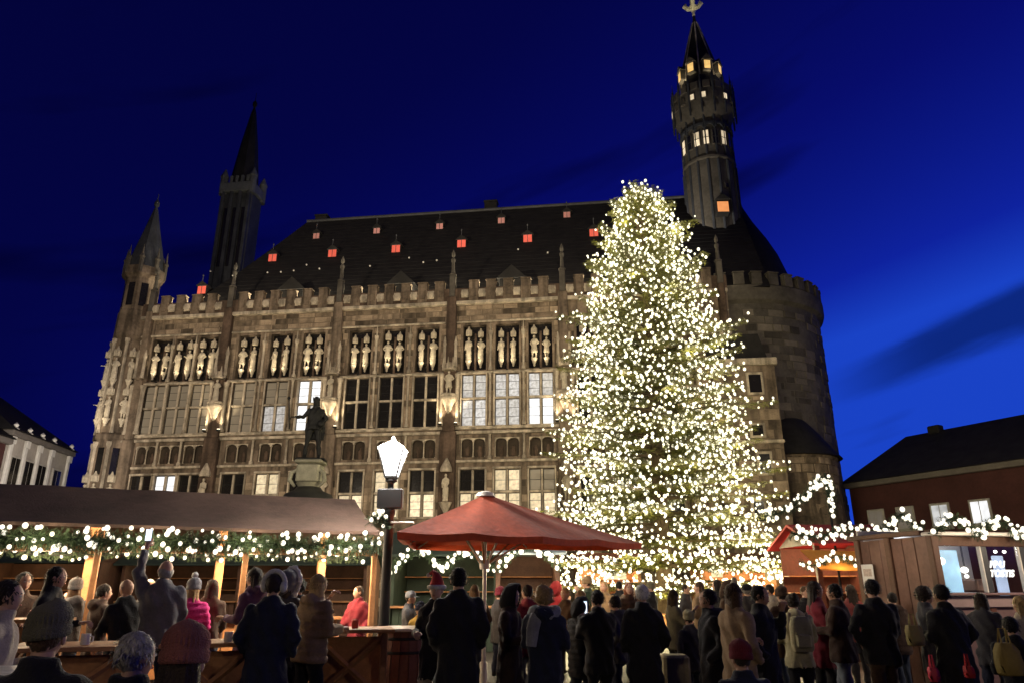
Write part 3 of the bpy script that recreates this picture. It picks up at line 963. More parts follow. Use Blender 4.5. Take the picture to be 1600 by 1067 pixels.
# buttress piers with colonnettes, carved group and floodlit shafts
PIER_ALL = PIERS + [.25, 40.6]
for k, s in enumerate(PIER_ALL):
    hw = .52 if k < 5 else .38
    b = MB()
    b.bbox(s - hw, s + hw, -.42, .0, 0, Z_M0 - .4, .05)
    b.bbox(s - hw * .8, s + hw * .8, -.34, .0, Z_M0 - .4, Z_N0 + .1, .05)
    b.bbox(s - hw * .62, s + hw * .62, -.40, .0, Z_N0 + .1, Z_C + .4, .05)
    pier = b.build('pier', M_stone_dark if k % 2 == 0 else M_stone, th)
    b = MB()
    for sx in (-1, 1):
        x = s + sx * (hw * .8 + .1)
        b.lathe([(.20, Z_M0 - .02), (.20, Z_M0 + .16), (.15, Z_M0 + .24), (.15, Z_M1 - .35), (.19, Z_M1 - .2), (.22, Z_M1)], 10, (x, -.20))
        b.lathe([(.16, Z_N0 + .2), (.12, Z_N0 + .5), (.10, Z_N0 + 1.6), (.14, Z_N0 + 1.75), (.02, Z_N0 + 2.3)], 8, (s + sx * hw * .72, -.36))
    b.build('colonnette', M_trim, pier, 40)
    if k < 5:
        # bracket with shelf, seated group above
        b = MB()
        b.lathe([(.06, 12.1), (.2, 12.35), (.28, 12.6), (.42, 12.85), (.52, 13.0), (.55, 13.12), (.45, 13.13)], 8, (s, -.42), rot=PI / 8); b.build('bracket', M_trim, pier); b = MB()
        b.lathe([(.5, 13.13), (.56, 13.28), (.54, 13.38), (.44, 13.4)], 8, (s, -.42), rot=PI / 8)
        b.build('shelf', M_trim, pier)
        st = link(STATUES[(k + 1) % 4], 'statue', th, (s, -.52, 13.40), (0, 0, PI + .2 * (k - 2)), (.95, .95, .88))
        b = MB()
        b.lathe([(.42, 14.98), (.46, 15.06), (.42, 15.2), (.34, 15.25), (.26, 15.5)], 8, (s, -.45), rot=PI / 8)
        for q in range(8):
            a = 2 * PI * q / 8
            b.lathe([(.07, 15.05), (.07, 15.45), (.012, 15.85)], 5, (s + .42 * math.cos(a), -.45 + .42 * math.sin(a)))
        b.build('baldachin', M_trim, pier)
        # ground floor group
        b = MB(); b.lathe([(.08, 5.7), (.2, 5.95), (.36, 6.25), (.45, 6.42), (.36, 6.44)], 8, (s, -.5), rot=PI / 8)
        b.build('bracket', M_trim, pier); b = MB(); b.lathe([(.36, 8.3), (.4, 8.4), (.36, 8.6), (.06, 9.2)], 8, (s, -.5), rot=PI / 8)
        b.build('pier_canopy', M_trim, pier)
        link(STATUES[k % 4], 'statue', th, (s, -.58, 6.44), (0, 0, PI), (.95, .95, 1.0))
        # the two lamps at the foot of the shafts
        for sx in (-1, 1):
            b = MB(); b.bbox(-.11, .11, -.12, .10, 0, .12, .02); b.lathe([(.09, .12), (.10, .14), (.085, .15)], 12, (0, 0), 1)
            x = s + sx * (hw * .8 + .1)
            lo = b.build('shaft_floodlight', [M_iron, M_floodlens], th, loc=(x, -.52, Z_M0 - .02))
            spot('shaft_light', (x + sx * .05, -.74, Z_M0 + .14), (x + sx * .05, -.25, Z_M0 + 1.9), 330, 36, .8, (1, .83, .55), .08, th)
    # slim pinnacle standing over the battlements
    b = MB()
    b.bbox(s - .2, s + .2, -.36, .04, Z_C + .4, Z_C + 2.0, .04)
    b.lathe([(.24, Z_C + 2.0), (.27, Z_C + 2.1), (.15, Z_C + 2.2), (.10, Z_C + 3.0), (.15, Z_C + 3.1), (.16, Z_C + 3.25), (.05, Z_C + 3.4), (.12, Z_C + 3.5), (.13, Z_C + 3.7), (.02, Z_C + 4.0)], 8, (s, -.16), rot=PI / 8)
    b.build('pinnacle', M_bluestone, th, 40)

# battlements: parapet, a roundel under each gap, merlons
b = MB(); b.bbox(FAC_L, FAC_R, -.26, .12, Z_C + .05, Z_C + 1.0, .02)
parapet = b.build('parapet', M_stone_dark, th)
b = MB(); b.bbox(-.33, .33, -.10, .34, 0, 1.42, .03); b.bbox(-.20, .20, -.15, -.1, .25, .85, .04); b.bbox(-.37, .37, -.14, .38, 1.421, 1.52, .03)
ME_mer = b.mesh('merlon', [M_stone])
b = MB(); b.tube([(0, .02, 0), (0, -.10, 0), (0, -.13, 0)], [.27, .27, .20], 14); b.bbox(-.24, .24, -.04, .02, -.3, .3, .02)
ME_rnd = b.mesh('roundel', [M_trim], 40)
s = FAC_L + .5; k = 0
while s < FAC_R - .2:
    if min(abs(s - p) for p in PIER_ALL) > .35:
        link(ME_mer, 'merlon', parapet, (s, -.22, Z_C + .06))
    if s + .6 < FAC_R - .2 and min(abs(s + .6 - p) for p in PIER_ALL) > .4:
        link(ME_rnd, 'roundel', parapet, (s + .6, -.28, Z_C + .58))
    s += 1.2


# ashlar: single stones in the frieze, between the windows; the far rest joined
def unit_block(m):
    b = MB(); q = .06
    vs = [(-.5, 0, -.5), (.5, 0, -.5), (.5, 0, .5), (-.5, 0, .5), (-.5 + q, -1, -.5 + q), (.5 - q, -1, -.5 + q), (.5 - q, -1, .5 - q), (-.5 + q, -1, .5 - q)]
    b.add(vs, [(4, 5, 6, 7), (0, 1, 5, 4), (1, 2, 6, 5), (2, 3, 7, 6), (3, 0, 4, 7)])
    return b.mesh('stone', [m])


ME_blk = [unit_block(M_block), unit_block(M_blue_block)]
arng = random.Random(21)
rest = MB()


def blocks(parent, x0, x1, z0, z1, ch, lmin, lmax, joined=None, y=0.0, me=0, prob=1.0):
    z = z0
    while z < z1 - .1:
        h = min(ch * arng.uniform(.9, 1.1), z1 - z)
        x = x0 - arng.uniform(0, .3)
        while x < x1:
            ln = arng.uniform(lmin, lmax); a = max(x, x0); c = min(x + ln, x1)
            if c - a > .12 and arng.random() < prob:
                pr = arng.uniform(.006, .035)
                if joined is None:
                    link(ME_blk[me], 'stone', parent, ((a + c) / 2, y, z + h / 2), None, (c - a - .02, pr, h - .02))
                else:
                    joined.bbox(a + .01, c - .01, y - pr, y + .01, z + .01, z + h - .01, .004)
            x += ln
        z += h


gaps = sorted([c for c, ww in COLS])
blocks(facade, .7, 30.2, Z_N1 + .34, Z_C - .22, .38, .6, 1.3)
for i in range(0, len(xs), 2):
    a, c = xs[i] + .14, xs[i + 1] - .14
    if c - a > 1.6 or c < 0 or a > 31:
        near = [p for p in PIER_ALL if a < p < c]
        if near:
            pr = near[0]
            if pr - .75 - a > .25: blocks(facade, a, pr - .75, Z_N0, Z_N1 + .1, .42, .4, .8, rest)
            if c - pr - .75 > .25: blocks(facade, pr + .75, c, Z_N0, Z_N1 + .1, .42, .4, .8, rest)
        continue
    blocks(facade, a, c, Z_N0, Z_N1 + .1, .42, .45, .9, None if 15 < c < 31 else rest)
    blocks(facade, a, c, Z_M0 + .05, Z_M1 - .05, .45, .45, .9, rest)
    blocks(facade, a, c, Z_G0, Z_G1, .45, .45, .9, rest)
blocks(facade, FAC_L, FAC_R, 0.3, 4.5, .5, .7, 1.3, rest)
rest.build('stone_courses', M_block, facade, kind='stuff')

# ------------------------------------------------------------------ main roof, dormers, chimneys
RY0, RZ0, RYR, RZR = .9, 20.4, 9.0, 32.0
SL = (RZR - RZ0) / (RYR - RY0)
b = MB()
e0, e1, r0, r1 = 1.0, 44.0, 7.2, 44.0
prof = []
KK = 6
rows = []
for k in range(KK + 1):
    t = k / KK
    fy = RY0 + (RYR - RY0) * t; fz = RZ0 + (RZR - RZ0) * t
    xl = e0 + (r0 - e0) * (t ** .8)
    by = 2 * RYR - fy
    rows.append([(xl, fy, fz), (e1, fy, fz), (e1, by, fz), (xl, by, fz)])
b.rings(rows, 0, True)
roof = b.build('roof', M_slate, th)
b = MB(); b.tube([(r0, RYR, RZR + .05), (r1, RYR, RZR + .05)], .16, 8); b.build('ridge_capping', M_lead, roof, 40)
# slate courses standing proud near the lower edge catch the light
b = MB()
for k in range(1, 26):
    t = k / 26
    fy = RY0 + (RYR - RY0) * t; fz = RZ0 + (RZR - RZ0) * t
    xl = e0 + (r0 - e0) * (t ** .8) + .1
    b.add([(xl, fy - .035, fz - .02), (e1, fy - .035, fz - .02), (e1, fy + .22, fz + .22 * SL + .012), (xl, fy + .22, fz + .22 * SL + .012), (xl, fy + .01, fz - .03), (e1, fy + .01, fz - .03)], [(0, 1, 2, 3), (4, 5, 1, 0)])
b.build('slate_courses', M_slate, roof, kind='stuff')


def roof_point(px, py):
    a, bb = ray(px, py)
    lo, hi = 40.0, 70.0
    for _ in range(50):
        mid = (lo + hi) / 2
        q = loc_th((a * mid, mid, CAM_H + bb * mid))
        if q.z > RZ0 + SL * (q.y - RY0): lo = mid
        else: hi = mid
    return q


def dormer(q, sz, m, parent):
    b = MB(); h = sz
    b.box(q.x - h / 2 - .06, q.x + h / 2 + .06, q.y - .25, q.y + h / SL + .3, q.z - h / 2 - .05, q.z + h / 2)
    b.prism([(q.x - h / 2 - .16, q.z + h / 2), (q.x + h / 2 + .16, q.z + h / 2), (q.x, q.z + h / 2 + .38)], q.y - .36, q.y + h / SL + .9)
    d = b.build('dormer', M_slate, parent)
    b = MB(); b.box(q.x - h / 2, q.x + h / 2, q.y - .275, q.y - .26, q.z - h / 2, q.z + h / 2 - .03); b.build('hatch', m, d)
    b = MB(); b.box(q.x - .02, q.x + .02, q.y - .30, q.y - .277, q.z - h / 2, q.z + h / 2 - .03); b.bbox(q.x - h / 2 - .05, q.x + h / 2 + .05, q.y - .32, q.y - .277, q.z + h / 2 - .05, q.z + h / 2, .01); b.build('frame', M_lead, d)
    b = MB(); b.lathe([(.03, q.z + h / 2 + .3), (.03, q.z + h / 2 + .75), (.07, q.z + h / 2 + .82), (.01, q.z + h / 2 + .95)], 6, (q.x, q.y - .3)); b.build('finial', M_lead, d)


for (px, py, sz, m) in ((428, 405, .66, M_red_glow), (521, 398, .66, M_red_glow), (620, 391, .66, M_red_glow), (722, 383, .66, M_red_glow), (825, 375, .66, M_red_glow), (928, 366, .66, M_red_glow),
                        (496, 371, .52, M_pink_glow), (590, 363, .52, M_pink_glow), (688, 356, .54, M_pink_glow), (784, 347, .54, M_pink_glow), (886, 338, .54, M_pink_glow), (318, 455, .66, M_red_glow)):
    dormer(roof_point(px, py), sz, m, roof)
for (px, py) in ((765, 330), (497, 352)):
    q = roof_point(px, py); b = MB()
    b.bbox(q.x - .55, q.x + .55, q.y + .4, q.y + 1.2, q.z - 1, q.z + 1.15, .06); b.bbox(q.x - .62, q.x + .62, q.y + .33, q.y + 1.27, q.z + 1.151, q.z + 1.3, .05)
    b.build('chimney', M_slate, roof)
# broad low dormers behind the parapet
for s in (10.4, 18.6, 26.6, 34.5):
    b = MB(); b.bbox(s - .9, s + .9, .75, 2.6, 20.3, 21.9, .05); b.prism([(s - 1.05, 21.91), (s + 1.05, 21.91), (s, 22.9)], .6, 3.6)
    b.build('dormer', M_slate, roof)
# snow-guard knobs, pale metal
b = MB(); b.ball((0, 0, 0), .075, 8, 6); ME_knob = b.mesh('roof_knob', [M_white_metal], 180)
for (px, py) in ((330, 425), (365, 432), (419, 427), (440, 426), (460, 424), (480, 415), (640, 404), (662, 411), (810, 391), (856, 396), (878, 395), (500, 421), (579, 417), (683, 408)):
    q = roof_point(px, py); link(ME_knob, 'roof_knob', roof, (q.x, q.y - .12, q.z))
# lamps in the gutter behind the battlements wash the foot of the roof
for s in (3.5, 8.5, 12.4, 16.6, 20.6, 24.7, 28.6, 32.6, 36.6):
    b = MB(); b.bbox(-.14, .14, -.09, .09, 0, .14, .02); b.box(-.11, .11, -.07, .07, .142, .15, 1)
    b.build('gutter_lamp', [M_iron, M_floodlens], th, loc=(s, .42, Z_C + .2))
    point('gutter_light', (s, .45, Z_C + .55), 420, (1, .90, .64), .06, th)

# ------------------------------------------------------------------ left corner turret
tx, ty = -1.35, .55
b = MB()
b.lathe([(1.55, 0), (1.55, 4.6), (1.35, 5.0), (1.3, 10.9), (1.42, 11.0), (1.42, 11.3), (1.22, 11.5), (1.2, 18.3), (1.34, 18.5), (1.3, 20.4), (1.22, 20.5), (1.22, 23.0), (1.5, 23.3), (1.5, 23.9), (1.25, 23.95)], 8, (tx, ty), rot=PI / 8)
tur = b.build('corner_turret', M_stone, th)
b = MB(); b.lathe([(1.3, 23.9), (1.18, 24.9), (.62, 27.2), (.16, 29.2), (.10, 29.4), (.2, 29.55), (.2, 29.8), (.04, 30.1), (.02, 30.6)], 8, (tx, ty), rot=PI / 8)
b.build('spire', M_greystone, tur)
for i in range(8):
    a = PI / 8 + 2 * PI * i / 8
    b = MB(); b.lathe([(.16, 23.4), (.16, 24.5), (.22, 24.6), (.10, 24.8), (.015, 25.6)], 6, (tx + 1.38 * math.cos(a), ty + 1.38 * math.sin(a)))
    b.build('pinnacle', M_bluestone, tur)
    if math.sin(a) < .3:
        b = MB()
        for z0, z1 in ((5.0, 10.8), (11.4, 18.2)):
            b.lathe([(.15, z0), (.11, z0 + .3), (.11, z1 - .4), (.18, z1 - .2), (.18, z1)], 6, (tx + 1.3 * math.cos(a), ty + 1.3 * math.sin(a)))
        b.build('corner_shaft', M_trim, tur)
for i in range(8):
    a = 2 * PI * i / 8
    if math.sin(a) < .3:
        ra = 1.32
        for z in (6.4, 12.4, 15.2):
            st = link(STATUES[(i + int(z)) % 4], 'statue', tur, (tx + ra * math.cos(a), ty + ra * math.sin(a), z), (0, 0, a - PI / 2), (.9,) * 3)
            link(ME_console, 'console', st, (0, 0, 0), None, (1.2, 1.2, 1)); link(ME_canopy, 'canopy', st, (0, 0, 1.86), None, (1.2, 1.2, 1.1))
        for z0, z1, hw in ((20.8, 22.6, .24), (8.6, 10.4, .22)):
            b = MB(); M = Matrix.Translation((tx, ty, 0)) @ Matrix.Rotation(a + PI / 2, 4, 'Z')
            r_ = (1.22 if z0 > 15 else 1.32) * math.cos(PI / 8) + .012
            b.box(-hw, hw, -r_ - .005, -r_ + .03, z0, z1, 0, M); b.build('slit_window', M_dark_glass, tur)
spot('turret_light', loc_th((-28.6, 47.1, 11.6)), loc_th((-28.0, 49.2, 13.5)), 90, 50, .8, (1, .84, .6), .1, th)

# ------------------------------------------------------------------ granite tower far behind, left
q = loc_th((-25.7, 62.0, 0))
gxx, gyy = q.x, q.y
b = MB(); b.bbox(gxx - 1.5, gxx + 1.5, gyy - 2.2, gyy - .2, 0, 36.6, .1)
gt = b.build('old_tower', M_greystone, th)
b = MB()
for sx in (-1, -.33, .33, 1):
    b.bbox(gxx + sx * 1.3 - .16, gxx + sx * 1.3 + .16, gyy - 2.55, gyy - 2.2, 24, 37.2, .05)
b.build('buttress', M_greystone, gt)
for k in range(3):
    b = MB(); x = gxx - .87 + .87 * k
    b.box(x - .22, x + .22, gyy - 2.26, gyy - 2.21, 29, 35); b.build('slit_window', M_dark_glass, gt)
b = MB(); b.bbox(gxx - 1.7, gxx + 1.7, gyy - 2.6, gyy, 36.6, 37.6, .08)
for sx in (-1, 1):
    for sy in (-1, 1):
        b.lathe([(.36, 36.4), (.36, 38.2), (.42, 38.3), (.05, 39.2)], 8, (gxx + 1.45 * sx, gyy - 1.25 + 1.0 * sy))
for k in range(5):
    b.bbox(gxx - 1.3 + k * .55, gxx - 1.02 + k * .55, gyy - 2.58, gyy - 2.3, 37.6, 38.3, .04)
b.build('crown_gallery', mat('pale_grey_stone', (.12, .125, .13), .9, .4, 1.0), gt)
b = MB(); b.lathe([(1.35, 37.6), (1.2, 39.2), (.8, 42.5), (.25, 46.2), (.1, 46.8), (.22, 47.1), (.22, 47.4), (.03, 47.7), (.02, 48.6)], 8, (gxx, gyy - 1.25), rot=PI / 8); b.build('spire', M_slate, gt)

# ------------------------------------------------------------------ market tower: round apse with a slim tower over it
tw = loc_th((16.2, 51.3, 0)); TX, TY = tw.x, tw.y
b = MB()
b.lathe([(6.9, 0), (6.75, 5), (6.6, 8), (6.55, 19.4)], 64, (TX, TY))
apse = b.build('round_tower_wall', M_bluestone, th, 30)
b = MB(); b.lathe([(6.55, 19.4), (6.85, 19.6), (6.95, 19.9), (6.95, 20.6), (6.6, 20.7), (6.3, 20.7)], 64, (TX, TY)); tp = b.build('round_parapet', M_bluestone, th, 30)
b = MB(); b.bbox(-.36, .36, -.14, .30, 0, .85, .04); b.bbox(-.4, .4, -.18, .34, .851, .95, .03); ME_mer2 = b.mesh('merlon', [M_bluestone])
for i in range(36):
    a = 2 * PI * i / 36
    if math.sin(a) < .55: link(ME_mer2, 'merlon', tp, (TX + 6.75 * math.cos(a), TY + 6.75 * math.sin(a), 20.68), (0, 0, a + PI / 2))
# its uneven stones
tb = MB(); trg = random.Random(5); z = 4.0; nst = 0
while z < 19.0:
    h = trg.uniform(.42, .6); a = -PI * .62 + trg.uniform(0, .1)
    while a < .35:
        da = trg.uniform(.09, .2)
        if trg.random() < .55:
            pr = trg.uniform(.01, .05); rr = 6.57 if z > 8 else 6.6 + (8 - z) * .045
            if nst < 90 and -1.3 < a < .2 and trg.random() < .3:
                mid = a + da / 2
                link(ME_blk[1], 'stone', apse, (TX + (rr - .02) * math.cos(mid), TY + (rr - .02) * math.sin(mid), z + h / 2), (0, 0, mid + PI / 2), (da * rr - .04, pr + .03, h - .03)); nst += 1
            else:
                rg = []
                for rq, q in ((rr - .03, 0), (rr + pr, .02)):
                    rg.append([(TX + rq * math.cos(x), TY + rq * math.sin(x), zz) for (x, zz) in ((a + .004 + q * .1, z + .01 + q), (a + da - .004 - q * .1, z + .01 + q), (a + da - .004 - q * .1, z + h - .01 - q), (a + .004 + q * .1, z + h - .01 - q))])
                tb.rings(rg, 0, True)
        a += da
    z += h
tb.build('stone_courses', M_blue_block, apse, kind='stuff')
# swept slate roof of the apse up to the slim tower
b = MB(); b.lathe([(4.75, 20.7), (4.3, 21.6), (3.75, 24.2), (3.2, 26.0), (2.5, 27.6), (1.6, 29.3), (.95, 30.8), (.5, 32.6), (.05, 33.0)], 40, (TX + 1.75, TY + 1.8)); b.build('swept_roof', M_slate, th, 40)
b = MB()
b.lathe([(2.10, 22), (2.04, 33.6), (2.14, 33.7), (2.14, 33.9), (2.0, 34.0), (1.98, 37.5), (2.14, 37.8), (2.46, 38.5), (2.54, 38.7), (2.54, 40.0), (2.3, 40.05)], 16, (TX, TY), rot=PI / 16)
sl = b.build('slim_tower', M_bluestone, th, 25)
b = MB()
for i in range(16):
    a = 2 * PI * i / 16
    b.lathe([(.11, 22.5), (.11, 33.5)], 6, (TX + 2.06 * math.cos(a + PI / 16), TY + 2.06 * math.sin(a + PI / 16)))
    b.lathe([(.10, 34), (.10, 37.8), (.16, 38.2)], 6, (TX + 2.0 * math.cos(a + PI / 16), TY + 2.0 * math.sin(a + PI / 16)))
b.build('rib', M_greystone, sl, 40)
for i in range(16):                                # crocketed pinnacles round the gallery
    a = 2 * PI * i / 16 + PI / 16
    b = MB(); b.lathe([(.06, 37.6), (.09, 38.3), (.09, 40.6), (.13, 40.7), (.07, 40.85), (.09, 41.1), (.04, 41.3), (.012, 41.9)], 6, (TX + 2.54 * math.cos(a), TY + 2.54 * math.sin(a))); b.build('pinnacle', M_greystone, sl, 40)
    b = MB(); M_ = Matrix.Translation((TX, TY, 0)) @ Matrix.Rotation(a + PI / 16 + PI / 2, 4, 'Z')
    pl_ = [(-.34, 37.0), (-.34, 36.5)] + [(-.28 * math.cos(PI * q / 8), 36.5 + .3 * math.sin(PI * q / 8)) for q in range(9)] + [(.34, 36.5), (.34, 37.0)]
    b.prism(pl_, -2.12, -1.96, 0, M_); b.build('blind_arch', M_greystone, sl)
CAMA = math.atan2(loc_th((0, 0, 0)).y - TY, loc_th((0, 0, 0)).x - TX)
def tower_window(r_, a, z0, z1, hw, m, parent, nm='window'):
    M = Matrix.Translation((TX, TY, 0)) @ Matrix.Rotation(a + PI / 2, 4, 'Z')
    b = MB(); b.bbox(-hw - .08, hw + .08, -r_ - .05, -r_ + .15, z0 - .08, z1 + .08, .02, 0, M); wo = b.build(nm, M_bluestone, parent)
    zs = [z0, (z0 + z1) / 2 - .04, (z0 + z1) / 2 + .04, z1] if z1 - z0 > .7 else [z0, z1]
    for k in range(0, len(zs), 2):
        b = MB(); b.box(-hw, hw, -r_ - .072, -r_ - .055, zs[k], zs[k + 1], 0, M); b.build('pane', m, wo)
M_towerlit = emit('tower_lit_window', (1, .80, .52), .75, .3, 3.0, objvar=.3)
for i in range(-4, 5):
    a = CAMA + i * PI / 8 * .92
    tower_window(2.0, a, 34.95, 36.2, .20, M_towerlit if i in (-1, 0, 2, -3) else M_dark_glass, sl)
    tower_window(2.54, a + .06, 39.0, 39.5, .15, M_towerlit if i in (-1, 0, 2, -4) else M_bluestone, sl)
tower_window(2.06, CAMA + .62, 31.0, 31.3, .1, M_dark_glass, sl)
for i in range(16):
    a = 2 * PI * i / 16
    b = MB(); b.bbox(-.3, .3, -.12, .12, 40, 40.7, .03, 0, Matrix.Translation((TX + 2.42 * math.cos(a), TY + 2.42 * math.sin(a), 0)) @ Matrix.Rotation(a + PI / 2, 4, 'Z')); b.build('merlon', M_bluestone, sl)
b = MB(); b.lathe([(2.2, 40.0), (1.9, 41.2), (1.62, 42.0), (1.6, 42.2), (1.5, 43.4), (1.3, 44.4), (.75, 46.6), (.22, 48.7), (.14, 49.0), (.1, 49.6)], 8, (TX, TY), rot=CAMA)
sp = b.build('spire', M_slate, sl)
b = MB()
for i in range(8):
    a = CAMA + 2 * PI * i / 8
    b.tube([(TX + r_ * math.cos(a), TY + r_ * math.sin(a), z) for r_, z in ((1.62, 42.0), (1.5, 43.4), (1.3, 44.4), (.75, 46.6), (.24, 48.6))], .06, 6)
b.build('spire_rib', M_trim, sp)
b = MB()
for i in range(8):
    a = CAMA + PI / 8 + 2 * PI * i / 8
    r_ = 1.56
    M = Matrix.Translation((TX, TY, 0)) @ Matrix.Rotation(a + PI / 2, 4, 'Z')
    b2 = MB(); b2.bbox(-.36, .36, -r_ - .25, -r_ + .3, 42.3, 43.3, .03, 0, M); b2.prism([(-.46, 43.31), (.46, 43.31), (0, 43.9)], -r_ - .32, -r_ + .6, 0, M)
    do = b2.build('dormer', M_bluestone, sp)
    b2 = MB(); b2.box(-.26, .26, -r_ - .27, -r_ - .252, 42.4, 43.2, 0, M); b2.build('pane', M_lit_orange, do)
# gilded lily finial
b = MB(); b.lathe([(.1, 49.4), (.16, 49.6), (.08, 49.75), (.07, 50.1), (.28, 50.3), (.36, 50.5), (.2, 50.75), (.28, 51.0), (.06, 51.45)], 8, (TX, TY))
for i in range(4):
    a = CAMA + PI / 4 * (2 * i + 0)
    b.tube([(TX + r_ * math.cos(a), TY + r_ * math.sin(a), z) for r_, z in ((.05, 50.2), (.42, 50.35), (.72, 50.7), (.62, 50.95))], [.14, .2, .2, .1], 7)
b.build('gilded_finial', mat('pale_gilding', (.85, .78, .52), .45, .15, 8), sl, 50)
# spire and finial are lit from lamps on the gallery
for i in range(6):
    a = CAMA - 1.25 + .5 * i
    o = spot('gallery_light', (TX + 2.35 * math.cos(a), TY + 2.35 * math.sin(a), 40.2), (TX, TY, 45.5), 240, 28, .8, (1, .86, .58), .05, th)
spot('finial_light', loc_th((10, 30, 16)), loc_th((16.2, 51.3, 50.6)), 8000, 3.0, .3, (1, .93, .74), .1, th)
# tower body washed softly from the apse roof
spot('tower_wash', loc_th((9.5, 45.5, 21.2)), loc_th((16.0, 51.3, 33)), 3600, 28, .8, (1, .92, .80), .15, th)
# orange hatch on the swept roof
M = Matrix.Translation((TX, TY, 0)) @ Matrix.Rotation(CAMA + .27 + PI / 2, 4, 'Z')
b = MB(); b.bbox(-.5, .5, -2.75, -1.5, 28.3, 29.4, .04, 0, M); b.prism([(-.6, 29.41), (.6, 29.41), (0, 29.9)], -2.9, -1.5, 0, M); do = b.build('dormer', M_slate, th)
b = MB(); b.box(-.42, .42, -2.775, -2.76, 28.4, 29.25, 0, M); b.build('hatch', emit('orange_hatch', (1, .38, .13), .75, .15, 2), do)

# ------------------------------------------------------------------ stair block and low round annex at the tower's foot
SX0, SX1, SY0 = 39.3, 43.0, -1.75
b = MB(); b.box(SX0, SX1, SY0, 4.0, 0, 14.2)
stair = b.build('stair_block_wall', M_stone, th)
b = MB(); b.bbox(SX0 - .15, SX1 + .18, SY0 - .2, 3, 14.2, 14.65, .05); b.build('cornice', M_trim, stair)
b = MB(); b.bbox(SX0 - .06, SX1 + .08, SY0 - .09, 3, 9.45, 9.65, .04); b.build('string_course', M_trim, stair)
b = MB(); b.prism([(SX0, 14.66), (SX1, 14.66), (SX1 - .5, 16.6), (SX0, 16.6)], -.6, 3.5); b.build('block_roof', M_slate, stair)
brng = random.Random(9); arng = random.Random(31)
blocks(stair, SX0, SX1, 9.7, 12.3, .62, .7, 1.3, None, SY0, 0, .92)
blocks(stair, SX0, SX1, 4.2, 9.4, .62, .7, 1.3, None, SY0, 0, .92)
for (x, z0, z1, hw) in ((41.75, 12.5, 13.6, .35), (41.6, 9.9, 10.5, .3), (41.8, 7.7, 8.8, .3), (41.2, 5.0, 6.1, .28)):
    b = MB(); b.bbox(x - hw - .16, x + hw + .16, SY0 - .12, SY0 + .02, z0 - .14, z1 + .16, .03); wo = b.build('window', M_trim, stair)
    b = MB(); b.box(x - hw, x + hw, SY0 - .135, SY0 - .122, z0, z1); b.build('pane', M_dark_glass, wo)
an = loc_th((17.6, 46.3, 0))
b = MB(); b.lathe([(3.5, 0), (3.35, 3), (3.1, 6), (3.0, 8.8), (3.15, 8.95), (3.2, 9.1)], 40, (an.x, an.y)); anx = b.build('round_annex_wall', M_stone, th, 30)
b = MB(); b.lathe([(3.45, 9.05), (3.0, 9.6), (2.3, 10.6), (1.5, 11.6), (.9, 11.9), (.02, 12.0)], 40, (an.x, an.y)); b.build('annex_roof', M_slate, anx, 40)
z = 2.5
while z < 8.6:
    h = arng.uniform(.5, .65); a = -2.3
    while a < .2:
        da = arng.uniform(.2, .4); rr = 3.0 + max(0, (6 - z)) * .05 + .02
        mid = a + da / 2
        if arng.random() < .8: link(ME_blk[0], 'stone', anx, (an.x + rr * math.cos(mid), an.y + rr * math.sin(mid), z + h / 2), (0, 0, mid + PI / 2), (da * rr * .95, arng.uniform(.02, .06), h - .03))
        a += da
    z += h

# ================================================================== houses round the square
def house(name, label, A, B, depth, eave, ridge, m_wall, cols, rows, wsz, lit, hip=1.5, chimneys=(), side=1, mat_roof=None, ornate=False):
    """A->B is the front wall seen from the square, outward normal to the right of A->B when side = 1"""
    A = Vector((A[0], A[1], 0)); B = Vector((B[0], B[1], 0)); Ln = (B - A).length
    h = thing(name, label, 'house', A, math.atan2(B.y - A.y, B.x - A.x))
    y1 = depth
    b = MB(); b.box(0, Ln, 0, y1, 0, eave); b.build('wall', m_wall, h)
    b = MB(); b.bbox(-.2, Ln + .2, -.3, y1 + .2, eave, eave + .35, .05); b.build('cornice', mat('house_cornice', (.16, .14, .125), .85, .2, 2), h)
    b = MB()
    b.add([(-.35, -.4, eave + .35), (Ln + .35, -.4, eave + .35), (Ln + .35, y1 + .3, eave + .35), (-.35, y1 + .3, eave + .35), (hip, y1 / 2, ridge), (Ln - hip, y1 / 2, ridge)], [(0, 1, 5, 4), (1, 2, 5), (2, 3, 4, 5), (3, 0, 4), (3, 2, 1, 0)])
    rf = b.build('roof', mat_roof or M_slate, h)
    for cx in chimneys:
        b = MB(); b.bbox(cx - .4, cx + .4, y1 / 2 - .3, y1 / 2 + .3, ridge - 1, ridge + .35, .05); b.build('chimney', M_slate, rf)
    if ornate:
        mp_ = mat('white_stucco', (.72, .69, .64), .8, .15, 3)
        for x in (.25, 1.9, 3.5, 5.1, Ln - .25):
            b = MB(); b.bbox(x - .16, x + .16, -.16, -.002, .5, eave - .01, .03); b.bbox(x - .24, x + .24, -.24, -.165, eave - .5, eave - .02, .03); b.build('pilaster', mp_, h)
            b = MB(); b.lathe([(.2, eave + .35), (.22, eave + .45), (.1, eave + .55), (.16, eave + .7), (.02, eave + .85)], 8, (x, -.12)); b.build('urn', mp_, h, 50)
    for j, z in enumerate(rows):
        for i, x in enumerate(cols):
            wm = lit.get((i, j), M_dark_glass)
            b = MB(); hw, hh = wsz
            b.bbox(x - hw - .1, x + hw + .1, -.09, .0, z - .1, z + hh + .1, .02); b.bbox(x - hw - .16, x + hw + .16, -.16, 0, z - .2, z - .101, .02)
            wo = b.build('window', mat('window_surround', (.42, .39, .35), .8, .2, 3), h)
            for sx in (-1, 1):
                b = MB(); b.box(x + (sx - 1) / 2 * hw + .03, x + (sx + 1) / 2 * hw - .03, -.105, -.092, z + .03, z + hh - .03); b.build('pane', wm, wo)
    return h


